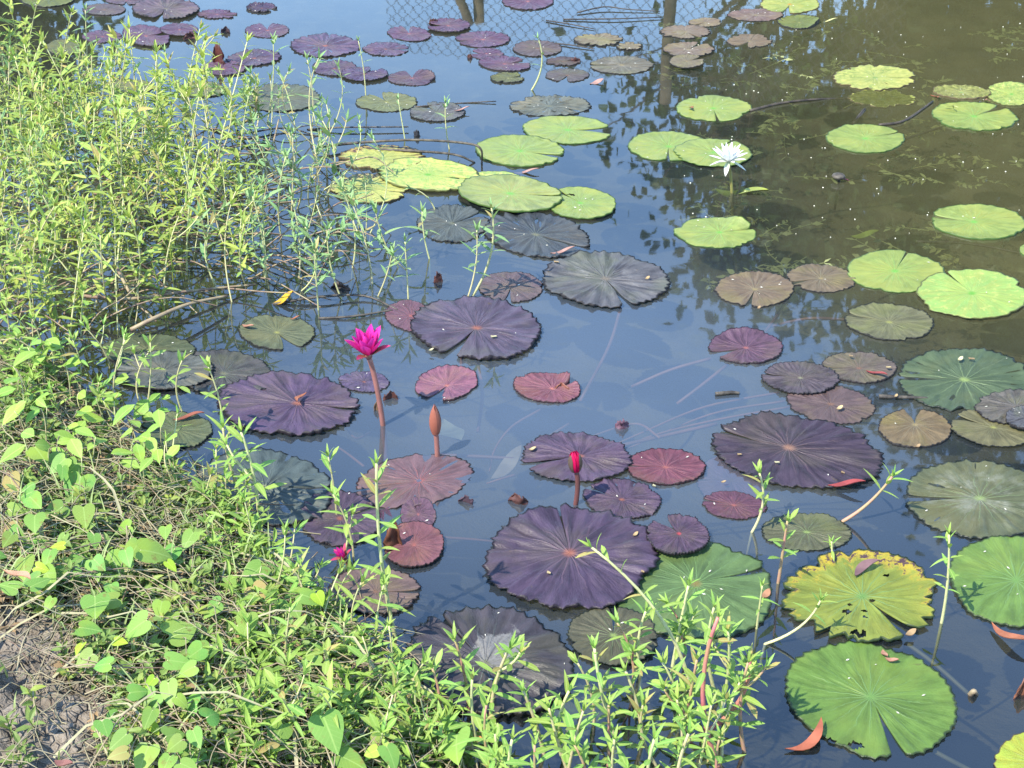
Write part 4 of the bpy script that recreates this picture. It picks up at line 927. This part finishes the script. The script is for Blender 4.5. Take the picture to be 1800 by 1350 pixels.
crescent(498, 524, 42, -8, .2, (.55, .33, .03), 'yellow orange dead leaf at the near edge of the weed stand', z=.012, wd=.5, tilt=.4)
crescent(332, 733, 56, -5, -.2, (.24, .08, .05), 'brown curled leaf on the green pad under the obovate leaves', z=.014)
crescent(838, 1296, 22, 20, .1, (.50, .20, .05), 'small orange leaf in the bottom herbs', z=.06, wd=.5)
crescent(112, 1340, 40, 15, .1, (.22, .09, .07), 'reddish brown leaf on the bare clay at the bottom', z=.30, wd=.4)
crescent(1525, 1000, 60, -25, -.35, (.16, .09, .09), 'dark dried leaf on the yellowed pad', z=.02, wd=.3)
flakes = [(965, 1006, 'left of centre on the largest purple pad'), (1130, 1004, 'at the right rim of the largest purple pad'), (1117, 938, 'at the upper right rim of the largest purple pad'), (1300, 798, 'at the left of the big blackish pad'),
          (1482, 830, 'at the lower right of the big blackish pad'), (1496, 625, 'at the far rim of the brown olive pad'), (1562, 645, 'at the right rim of the brown olive pad'), (1614, 783, 'at the near rim of the heart shaped brown pad'),
          (1476, 716, 'in the middle of the purplish brown pad'), (868, 591, 'right of the centre of the big slate purple pad'), (758, 614, 'at the lower left rim of the big slate purple pad'), (1334, 540, 'at the tip of the taupe notched pad'),
          (1575, 695, 'floating left of the deep green pad'), (1272, 846, 'on the sunken dull purple pad'), (936, 788, 'at the upper left of the violet pad by the bud'), (1150, 853, 'at the near rim of the crimson pad'),
          (978, 460, 'at the upper left of the ashy grey pad'), (1138, 488, 'at the right of the ashy grey pad'), (1020, 1248, 'on the sunken green pad at the bottom'), (1601, 1111, 'floating beside the notch of the yellowed pad'), (1708, 630, 'at the far side of the deep green pad'),
          (1688, 630, 'white one near the far rim of the deep green pad'), (1366, 812, 'low in the big blackish pad')]
for i, (x, y, lab) in enumerate(flakes):
    crescent(x, y, rng.uniform(9, 15) if i != 19 else 24, rng.uniform(-60, 60), .1, rng.choice([(.44, .34, .17), (.36, .25, .12), (.46, .42, .24), (.30, .20, .10)]), 'small yellowish flake '+lab, z=.020 if i < 3 else .014, wd=.5, name='leaf_flake', cat='leaf flake', group='yellowish flakes on pads')
def scrap(px, py, wpx, hpx, col, label, seed, name='dead_pad_scrap'):
    base = at(px, py); s = wpx*ppm(base)*.5; h = hpx*ppm(base); rg = random.Random(seed); v = []; f = []; n = 9
    for j in range(n):
        for i in range(n):
            u = i/(n-1)*2-1; q = j/(n-1); x = s*(u*(1-.35*q)+.25*nz(u*2+seed, q*3)); y = s*.35*math.sin(u*2.4+seed)*(1-.3*q)+.3*s*nz(u*3, q*3+seed, 4)
            z = -.008+h*q*(1-.35*abs(u)+.35*nz(u*2.5+seed, 3, q)); v.append((x, y, z))
    f = [(j*n+i, j*n+i+1, (j+1)*n+i+1, (j+1)*n+i) for j in range(n-1) for i in range(n-1)]
    b = MB(); b.add(v, f); o = b.build(name, plain('dead_pad', col, tuple(c*.4 for c in col), 30, .5, .3), None, base)
    md = o.modifiers.new('thick', 'SOLIDIFY'); md.thickness = .0015
    return tag(o, label, 'dead leaf', 'withered pad scraps')
BR = (.085, .035, .03)
scrap(687, 702, 30, 22, BR, 'dark withered scrap beside the tall magenta bloom stem', 1)
scrap(662, 722, 12, 24, (.16, .10, .06), 'thin brown curl clinging to the magenta bloom stem', 2)
scrap(820, 884, 32, 22, (.07, .04, .055), 'withered purple scrap right of the sunken pad', 3)
scrap(912, 884, 44, 26, BR, 'withered brown scrap left of the crimson bud stem', 4)
scrap(1094, 752, 30, 26, (.12, .06, .085), 'curled purple young leaf behind the violet pad', 5)
scrap(770, 496, 18, 26, BR, 'dark dead curl standing in the water near the sprigs', 6)
scrap(335, 68, 26, 16, BR, 'curled brown tip on the upper left purple cluster', 7)
scrap(397, 57, 20, 14, (.05, .03, .035), 'small dark curl left of the V notched far pad', 8)
scrap(385, 112, 26, 44, (.11, .035, .028), 'upright folded red brown leaf among far purple pads', 9)
scrap(826, 102, 12, 12, BR, 'tiny dark curl at the tail of the small far pad', 10)
scrap(1012, 108, 22, 12, BR, 'dried flap on the tattered far pad', 11)
scrap(762, 41, 22, 13, BR, 'dark curl at the left of the curled far pad', 12)
scrap(692, 965, 36, 70, (.15, .06, .035), 'upright rusty folded leaf beside the rusty red pad', 13)
scrap(1797, 1225, 36, 50, (.22, .09, .05), 'brown curled dead leaf at the right edge', 14)
scrap(990, 684, 36, 16, (.24, .09, .06), 'torn brown flap on the mauve red pad', 15)
scrap(600, 508, 40, 20, (.05, .035, .03), 'dark debris clump at the near edge of the stand', 16)
scrap(733, 240, 14, 18, (.03, .03, .035), 'small black scrap standing in open water near the green pads', 17)
scrap(1215, 770, 20, 14, (.12, .07, .06), 'brown scrap floating by the violet pad at right', 18) if False else None
def twig(pts, r, label, mat='twig', name='floating_twig', cat='twig', group='floating twigs and stalks'):
    P3 = [at(x, y, z) for x, y, z in pts]; b = MB(); b.tube([p-P3[0] for p in smooth_path(P3, 6)], r, r*.6, 6)
    return tag(b.build(name, M[mat], None, P3[0]), label, cat, group)
twig([(560, 258, .02), (640, 250, .02), (735, 246, .05), (820, 252, .07), (845, 262, .06), (847, 288, .0)], .0055, 'dark bent twig arching to the rim of the nearer central green pad')
twig([(640, 262, .0), (735, 266, .01), (800, 272, .03), (835, 286, .0)], .0055, 'black twig under the arching one behind the yellow pads')
twig([(540, 228, .0), (600, 224, .012), (718, 223, .012)], .004, 'straight twig below the notched olive pad')
twig([(480, 535, .0), (560, 522, .015), (640, 520, .01), (700, 545, .0)], .0045, 'twig at the near edge of the weed stand')
twig([(560, 560, .0), (620, 556, .006), (690, 545, .004)], .004, 'dark twig pointing at the reddish pad')
twig([(230, 580, .03), (270, 560, .05), (330, 535, .05), (400, 520, .03)], .007, 'thick pale runner along the near edge of the stand', 'runner')
twig([(140, 520, .05), (230, 525, .06), (330, 512, .04), (450, 500, .01)], .0055, 'long brownish runner lying in the stand', 'runner')
twig([(205, 470, .10), (235, 525, .05), (275, 565, .01)], .005, 'pale slanting runner crossing the near stand', 'runner')
twig([(415, 220, .01), (445, 205, .09), (452, 170, .17)], .0055, 'pinkish bent stalk in the far weed', 'pink_stem')
twig([(465, 280, .01), (480, 250, .07), (490, 210, .12)], .004, 'slanting stalk right of the pinkish bent one', 'runner')
twig([(360, 225, .0), (420, 235, .01), (500, 225, .01), (560, 240, 0)], .004, 'dark stalk lying across the far weed')
twig([(1318, 195, .002), (1370, 182, .004), (1430, 175, .004), (1500, 173, -.01)], .006, 'black stalk from the bright pad to the half sunken yellow pad', 'deadstem')
twig([(1500, 218, -.01), (1520, 192, .004)], .008, 'short thick black stalk above the lone oval green pad', 'deadstem')
twig([(1545, 220, .004), (1590, 212, .004), (1640, 178, .006)], .006, 'black stalk between the lone oval pad and the orange leaf', 'deadstem')
twig([(1570, 250, -.02), (1630, 232, -.01), (1690, 210, -.005)], .005, 'dark sunken stalk leading to the eaten green pad', 'deadstem')
twig([(1610, 425, -.01), (1700, 428, -.015), (1810, 448, -.01)], .005, 'dark sunken stalk under the bright notched pad', 'deadstem')
twig([(1545, 697, .006), (1580, 698, .006), (1630, 700, .003)], .006, 'floating brown stalk left of the deep green pad')
twig([(1258, 693, .004), (1285, 690, .005), (1300, 691, .004)], .006, 'short dark stick floating in the centre right water')
for pts, lab in (([(960, 36, .004), (1000, 42, .006), (1045, 51, .004)], 'short dark grass blade floating left over the fence reflection'), ([(990, 34, .004), (1080, 33, .008), (1165, 30, .006)], 'long dark grass blade floating beside the post reflection'),
                 ([(1015, 22, .006), (1062, 12, .012), (1100, 16, .008), (1160, 20, .004)], 'bent dark grass blade nearest the top edge'), ([(975, 76, .004), (1010, 80, .006), (1045, 86, .004)], 'thin grass blade beside the brownish far pad'),
                 ([(730, 188, .004), (800, 182, .0), (872, 178, .006)], 'faint dark stalk in open water right of the toothed pad')):
    twig(pts, .0035, lab, 'deadstem', 'floating_grass_blade', 'grass blade')
# stalks drifting under water, towards the lily crown in the middle
under = [[(1370, 690, -.01), (1240, 715, -.03), (1130, 760, -.05), (1040, 800, -.1)], [(1390, 715, -.01), (1260, 738, -.03), (1150, 765, -.05), (1060, 800, -.09)], [(1380, 705, -.012), (1250, 728, -.05), (1100, 790, -.1)],
         [(950, 720, -.03), (900, 750, -.05), (870, 790, -.07), (860, 830, -.1)], [(1000, 745, -.02), (930, 790, -.04), (880, 840, -.06)], [(650, 760, -.06), (625, 770, -.04), (600, 740, -.02)], [(905, 835, -.02), (880, 842, -.02), (855, 850, -.03)],
         [(1160, 770, -.015), (1120, 745, -.02), (1060, 760, -.03), (1000, 785, -.05)], [(780, 945, -.006), (830, 948, -.015), (870, 952, -.02)], [(640, 820, -.05), (600, 790, -.05), (560, 770, -.06)]]
for i, pts in enumerate(under):
    twig(pts, .0034, 'sunken lily stalk drifting under the water in mid pond', 'stalk', 'sunken_stalk', 'stalk', 'sunken lily stalks')
twig([(1705, 1222, -.004), (1712, 1215, .012), (1718, 1222, -.004)], .006, 'pale knuckle of a stalk breaking the surface at the lower right', 'runner')
# sunken leaves
def sunken(px, py, lpx, ang, wd, depth, col, label):
    o = crescent(px, py, lpx, ang, .1, col, label, z=-depth, wd=wd, name='sunken_leaf', cat='sunken leaf', group='sunken leaves', tilt=.15); return o
sunken(795, 760, 120, 62, .42, .03, (.26, .25, .14), 'pale ribbed rolled leaf sunk behind the closed bud')
sunken(890, 815, 95, -38, .3, .03, (.28, .22, .14), 'pale folded leaf sunk left of the crimson bud')
sunken(1303, 337, 105, 14, .3, .006, (.26, .30, .05), 'olive yellow leaf sunk at the foot of the white bloom')
sunken(1520, 412, 50, 0, .4, .03, (.26, .30, .05), 'yellow green leaf sunk in the dark reflection')
sunken(1210, 384, 40, 5, .3, .02, (.25, .22, .08), 'brown yellow leaf sunk behind the folded green pad')
# sunken water plants in the right half, floating specks
b = MB(); rg = random.Random(21)
for k in range(260):
    px, py = rg.uniform(1200, 1830), rg.uniform(30, 480); z = -rg.uniform(.015, .14); p = at(px, py, z)
    if fbm(p.x*2.2, p.y*2.2, 4) < -.02: continue
    a = rg.uniform(0, 6.28); L = rg.uniform(.05, .22); d = Vector((math.cos(a), math.sin(a), rg.uniform(-.1, .25)))*L
    pth = smooth_path([p, p+d*.5+Vector((rg.gauss(0, .015), rg.gauss(0, .015), 0)), p+d], 3); b.tube(pth, .002, .001, 3, False)
    for q in pth[1:]:
        for sg in (-1, 1):
            s = rg.uniform(.012, .045); dd = Vector((math.cos(a+sg*rg.uniform(.5, 1.3)), math.sin(a+sg*rg.uniform(.5, 1.3)), rg.uniform(-.2, .3))); m3 = frame(dd, Vector((rg.gauss(0, .5), rg.gauss(0, .5), 1))); wv = rg.uniform(.10, .26)
            b.add([tuple(q+m3 @ Vector(e)) for e in ((0, 0, 0), (wv*s, s*.45, 0), (.4*wv*s, s*.85, -.05*s), (0, s, -.1*s), (-wv*s, s*.45, 0))], [(0, 1, 2, 3, 4)])
tag(b.build('sunken_water_plants', M['subleaf'], smooth=False), 'sunken olive water plants in the right half', kind='stuff')
b = MB()
for k in range(100):
    px, py = rg.uniform(200, 1800), rg.uniform(20, 1340)
    if k < 110: px, py = rg.uniform(1200, 1800), rg.uniform(30, 420)
    p = at(px, py, .002); s = rg.uniform(.6, 1.5)*ppm(p); n = 5
    b.add([(p.x+s*math.cos(q*1.257), p.y+s*math.sin(q*1.257)*1.4, .0016) for q in range(5)]+[(p.x, p.y, .004)], [(q, (q+1) % 5, 5) for q in range(5)])
tag(b.build('floating_specks', M['speck']), 'pale specks floating on the water', kind='stuff')
b = MB()
for k in range(700):     # pollen and crumbs lying on the pads
    o = rng.choice([q for q in C.objects if q.name.startswith('lily_pad')]) if k == 0 else None
pads_all = [q for q in C.objects if q.name.startswith('lily_pad')]
for q in pads_all:
    vs_ = q.data.vertices; nn = len(vs_); zmax = q.location.z
    for k in range(rng.choice((0, 2, 5)) if q.dimensions.x > .2 else rng.choice((0, 1, 2))):
        v = vs_[rng.randrange(int(nn*.2), int(nn*.8))].co; p = q.location+v
        if v.z < 0: continue
        s = rng.uniform(.0010, .0024); a = rng.uniform(0, 3.1)
        b.add([(p.x+s*math.cos(a+i*1.57)*(2.2 if i % 2 else .8), p.y+s*math.sin(a+i*1.57)*(2.2 if i % 2 else .8), p.z+.0022) for i in range(4)]+[(p.x, p.y, p.z+.004)], [(0, 1, 4), (1, 2, 4), (2, 3, 4), (3, 0, 4)])
tag(b.build('pad_crumbs', M['white_bit']), 'pale crumbs scattered over the lily pads', kind='stuff')

# ------------------------------------------------------------------ bank vegetation
def on_bank(px, py, lift=0.0):
    z = .15
    for _ in range(6):
        p = at(px, py, z+lift); z = ground(p.x, p.y)
    return Vector((p.x, p.y, z)), p
def vine(leaves, label, mesh_sets, lift=(.03, .09), name='heart_leaf_vine', cat='vine', group='creeping vines on the bank', seed=1):
    rg = random.Random(seed); b0, _ = on_bank(*leaves[0][:2]); b0.z = max(b0.z, 0); E = tag(empty(name, b0), label, cat, group)
    pts = []
    leaves = list(leaves) + [(x+rg.gauss(0, 30), y+rg.gauss(0, 22), rg.uniform(24, 44)) for x, y, s in leaves if rg.random() < .75 and not (x < 150 and y > 1120)]
    for x, y, s in leaves:
        lf = rg.uniform(*lift); g, p = on_bank(x, y, lf); sz = s*ppm(p)*1.0
        yaw = rg.uniform(0, 6.28) if name != 'heart_leaf_vine' else R(rg.gauss(-90, 55))
        d = Vector((math.cos(yaw), math.sin(yaw), rg.uniform(-.5, .1) if name == 'heart_leaf_vine' else rg.uniform(.2, .9)))
        nrm = Vector((rg.gauss(0, .3), rg.gauss(-.35, .25), 1))
        ms = HVY if s <= 26 and mesh_sets is HV else mesh_sets
        dn = d.normalized(); pos = p-b0-dn*sz*.5; put_leaf(E, rg.choice(ms), pos, d, nrm, sz, 'leaf', rg.uniform(.72, 1.08))
        foot = Vector((g.x, g.y, g.z+.008))-b0; pts.append(foot)
        b = MB(); b.tube(bez(foot, foot.lerp(pos, .6)+Vector((rg.gauss(0, .01), rg.gauss(0, .01), .02)), pos, 5), .0014, .001, 4); b.build('petiole', M['weed_stem'], E)
    if len(pts) > 1:
        b = MB(); b.tube(smooth_path(sorted(pts, key=lambda q: q.x), 4), .0022, .0016, 5); b.build('runner', M['runner'], E)
vine([(167, 1067, 50), (182, 1057, 48), (177, 1103, 42), (213, 1128, 26), (235, 1103, 52), (160, 1105, 40)], 'vine with paired heart leaves above the bare clay', HV, seed=1)
vine([(323, 1107, 58), (317, 1163, 46), (305, 1125, 36), (340, 1150, 36), (282, 1070, 32)], 'vine with the largest pale heart leaf left of the bottom herbs', HV, seed=2)
vine([(175, 1167, 42), (143, 1147, 34), (138, 1140, 24), (185, 1140, 36)], 'vine hanging over the rim of the bare clay', HV, seed=3)
vine([(297, 1220, 46), (253, 1237, 50), (263, 1202, 26), (275, 1205, 30), (245, 1215, 34)], 'vine right of the bare clay with a cluster of heart leaves', HV, seed=4)
vine([(333, 1277, 60), (377, 1253, 46), (395, 1262, 36), (423, 1253, 26), (310, 1290, 45), (345, 1300, 40)], 'vine of broad heart leaves near the bottom edge', HV, seed=5)
vine([(250, 1333, 52), (327, 1333, 52), (185, 1280, 36), (205, 1325, 34), (290, 1345, 40)], 'lowest vine on the clay at the bottom edge', HV, seed=6)
vine([(277, 970, 60), (230, 975, 50), (200, 997, 52), (167, 1003, 46), (255, 990, 36)], 'vine of long heart leaves crossing the dry grass', HV, seed=7)
vine([(127, 997, 46), (83, 980, 36), (85, 1015, 45), (100, 960, 24), (75, 1000, 26), (110, 1010, 38)], 'vine beside the large salmon leaf', HV, seed=8)
vine([(40, 997, 50), (13, 1030, 42), (20, 953, 55), (45, 965, 40), (30, 940, 36)], 'vine at the left edge behind the salmon leaf', HV, seed=9)
vine([(443, 1010, 50), (477, 1007, 46), (457, 1047, 50), (433, 1097, 42), (510, 1015, 36), (425, 1060, 34)], 'vine at the water edge below the teal pad', HV, seed=10)
vine([(550, 1050, 46), (520, 1075, 34), (370, 1073, 34), (545, 1085, 36)], 'vine leaves farthest out on the bank toward the brown pad', HV, seed=11)
vine([(580, 1287, 70), (487, 1293, 50), (573, 1183, 30), (487, 1195, 30), (517, 1230, 40), (555, 1225, 36), (620, 1337, 60)], 'vine with one large bright leaf in the bottom herbs', HV, seed=12)
vine([(800, 1313, 62), (857, 1280, 40), (703, 1177, 36), (710, 1213, 46), (703, 1240, 46), (660, 1293, 40), (690, 1330, 44)], 'vine at the bottom edge left of the bottom sprigs', HV, seed=13)
vine([(133, 860, 56), (62, 883, 36), (83, 817, 46), (20, 850, 46), (40, 870, 40), (110, 830, 30)], 'vine over the dry stems at mid left', HV, seed=14)
vine([(167, 950, 30), (150, 920, 40), (60, 925, 34), (215, 930, 34), (330, 950, 36), (290, 935, 30)], 'vine with small leaves among the tangled dry stems', HV, seed=15)
vine([(213, 727, 52), (197, 705, 45), (143, 723, 46), (143, 693, 36), (165, 735, 44), (183, 697, 40), (220, 763, 42), (235, 740, 40)], 'bright leafed plant with obovate leaves nearest the grey green pad', OV, (.06, .14), 'obovate_leaf_plant', 'plant', 'obovate leaved plants on the bank', 21)
vine([(217, 795, 44), (245, 797, 42), (267, 783, 38), (277, 800, 36), (230, 815, 40), (255, 815, 36)], 'bright leafed plant with obovate leaves beside the brown curled leaf', OV, (.06, .12), 'obovate_leaf_plant', 'plant', 'obovate leaved plants on the bank', 22)
vine([(117, 770, 46), (133, 787, 46), (177, 770, 42), (105, 795, 36), (150, 760, 40), (125, 750, 36)], 'bright leafed plant with obovate leaves at mid left', OV, (.06, .12), 'obovate_leaf_plant', 'plant', 'obovate leaved plants on the bank', 23)
vine([(40, 627, 50), (100, 610, 46), (70, 637, 46), (85, 600, 36), (20, 645, 44), (110, 640, 36)], 'bright leafed plant with obovate leaves at the foot of the stand, left edge', OV, (.08, .16), 'obovate_leaf_plant', 'plant', 'obovate leaved plants on the bank', 24)
vine([(20, 727, 52), (20, 797, 54), (45, 760, 44), (70, 700, 44), (5, 690, 44), (55, 730, 36)], 'bright leafed plant with obovate leaves at the left edge', OV, (.06, .14), 'obovate_leaf_plant', 'plant', 'obovate leaved plants on the bank', 25)
vine([(277, 683, 36), (280, 735, 40), (290, 720, 36), (270, 700, 34), (300, 770, 34)], 'slim bright plant with obovate leaves in front of the teal pad', OV, (.08, .14), 'obovate_leaf_plant', 'plant', 'obovate leaved plants on the bank', 26)

# bank zones in photo pixels
BANK = [(-30, 590), (100, 650), (215, 775), (330, 850), (430, 905), (470, 985), (560, 1060), (640, 1120), (700, 1190), (770, 1270), (850, 1360), (-30, 1360)]
CLAY = [(-30, 1080), (70, 1080), (125, 1110), (140, 1180), (200, 1225), (215, 1290), (190, 1370), (-30, 1370)]
def bank_point(rg, clay_p=.06):
    while True:
        px, py = rg.uniform(-30, 860), rg.uniform(580, 1370)
        if not inside(px, py, BANK): continue
        if inside(px, py, CLAY) and rg.random() > clay_p: continue
        # nearer ground covers more pixels: thin it by area
        g, p = on_bank(px, py); return px, py, g
rg = random.Random(5)
def leafbits(n, name, mat, wd, lrange, label, hrange, zone=None, up=(.0, 1.0), clay=.05):
    b = MB()
    for k in range(n):
        px, py, g = bank_point(rg, clay)
        if zone and not zone(px, py): continue
        # a small stemlet with 5-7 leaves
        hh = rg.uniform(*hrange); lean = Vector((rg.gauss(0, .35), rg.gauss(-.1, .3), 1))*hh; a0 = rg.uniform(0, 6.28)
        b.tube([g+Vector((0, 0, -.01)), g+lean*.5, g+lean], .0012, .0008, 3, False)
        for i in range(rg.randint(5, 9)):
            u = rg.uniform(.3, 1); p = g+lean*u; a = a0+i*2.4; d = Vector((math.cos(a), math.sin(a), rg.uniform(*up))); s = rg.uniform(*lrange)
            m3 = frame(d, Vector((rg.gauss(0, .3), rg.gauss(-.2, .3), 1)))
            q = [(0, 0, 0), (-wd*.5*s, .4*s, .05*s), (0, .45*s, -.03*s), (wd*.5*s, .4*s, .05*s), (-wd*.32*s, .75*s, .0), (0, s, -.16*s), (wd*.32*s, .75*s, .0)]
            b.add([tuple(p+m3 @ Vector(v)) for v in q], [(0, 2, 1), (0, 3, 2), (1, 2, 5, 4), (2, 3, 6, 5)])
    return tag(b.build(name, M[mat], smooth=False), label, kind='stuff')
leafbits(850, 'ground_cover_herbs', 'herb', .42, (.013, .03), 'small leaved green herbs covering the bank', (.02, .07), lambda x, y: x > 60 or y < 900)
leafbits(650, 'dark_ground_cover_herbs', 'herb_d', .36, (.015, .035), 'darker small leaved herbs low on the bank', (.01, .045))
leafbits(260, 'dead_leaf_litter', 'litter', .45, (.012, .034), 'dead brown leaf litter low on the bank', (.005, .05), None, (-.4, .5), .08)
leafbits(330, 'narrow_leaved_herbs', 'weed_f', .22, (.025, .05), 'narrow leaved herbs along the water edge', (.04, .10), lambda x, y: x > 380 or y < 760)
def strands(n, name, mat, label, lrange, r, arch, zone=None, clay=.35, flat=True, width=None):
    b = MB()
    for k in range(n):
        px, py, g = bank_point(rg, clay)
        if zone and not zone(px, py): continue
        L = rg.uniform(*lrange); a = rg.uniform(0, 6.28); d = Vector((math.cos(a), math.sin(a), 0)); sd_ = Vector((-d.y, d.x, 0))*rg.gauss(0, .25)
        pts = []; lift_ = rg.uniform(0, .045) if flat and rg.random() < .6 else 0
        for i in range(6):
            s = i/5; p = g+(d*(s-.5)+sd_*math.sin(s*3)*.5)*L if flat else g+(d*(.55*s*s)+sd_*s*s)*L
            zt = (.008+arch*L*math.sin(s*3.1)*rg.uniform(.6, 1.1)) if flat else L*(s*.95-.35*s*s*s)
            gz = g.z+lift_
            if flat: gz = max(-.01, hq(p.x, p.y))+lift_
            pts.append(Vector((p.x, p.y, gz+zt+(rg.gauss(0, .006) if flat else 0))))
        if width:
            v = []; wv = (d.cross(Vector((0, 0, 1)))).normalized()
            for i, p in enumerate(pts):
                w_ = width*rg.uniform(.9, 1.1)*(1-.95*(i/5)**2); v += [tuple(p-wv*w_), tuple(p+Vector((0, 0, -w_*.4))), tuple(p+wv*w_)]
            f = []
            for i in range(5): q = i*3; f += [(q, q+1, q+4, q+3), (q+1, q+2, q+5, q+4)]
            b.add(v, f)
        else: b.tube(pts, r*rg.uniform(.6, 1.3), r*.5, 3, False)
    return tag(b.build(name, M[mat]), label, kind='stuff')
strands(1700, 'dry_grass', 'straw', 'tangled dry grass and stems on the bank', (.06, .24), .0015, .12, None, .12)
strands(1000, 'dry_grass_mat', 'straw', 'matted dry grass at mid left', (.08, .2), .0016, .16, lambda x, y: 790 < y < 1010 and x < 470, 1)
strands(560, 'green_grass', 'grass', 'thin green grass blades on the bank', (.05, .15), .001, .1, None, .08, False, .0022)
strands(200, 'lying_stems', 'runner', 'brown creeping stems lying on the bank', (.12, .28), .0016, .10, None, .1)
strands(45, 'pale_grass_blades', 'straw', 'long pale arching dry blades over the bank', (.14, .30), .001, .22, None, .2, True, .003)
# leafy sprigs along the bank edge and in front of the stand
edge = [(430, 930), (450, 985), (500, 1030), (540, 1060), (590, 1100), (630, 1130), (660, 1165), (690, 1210), (720, 1250), (760, 1290), (800, 1335), (560, 1130), (600, 1180), (640, 1230), (680, 1280), (730, 1320), (520, 1100), (470, 1060), (90, 660), (140, 690),
        (60, 690), (180, 745), (230, 785), (30, 640), (330, 860), (380, 880), (300, 835), (410, 900), (620, 1290), (560, 1250), (660, 1340), (600, 1330), (500, 1180), (540, 1320), (440, 1180), (400, 1000), (350, 900), (110, 740), (50, 620), (200, 690), (150, 640), (20, 600), (250, 740)]
for i, (x, y) in enumerate(edge):
    g, p = on_bank(x, y); g.z = max(g.z, -.01); tipv = g+Vector((rng.gauss(0, .03), rng.gauss(0, .03), rng.uniform(.08, .17)))
    o = sprig('bank_sprig', g, tipv, Vector((rng.gauss(0, .02), rng.gauss(0, .02), 0)), rng.uniform(.035, .052), rng.choice((4, 5, 6)), rng, LV['f'], M['weed_stem'], .0024, .2, .03, 1.0, 1 if i % 3 == 0 else 0)
    tag(o, 'short leafy weed sprig growing on the bank edge', 'weed sprig', 'weed sprigs on the bank edge')
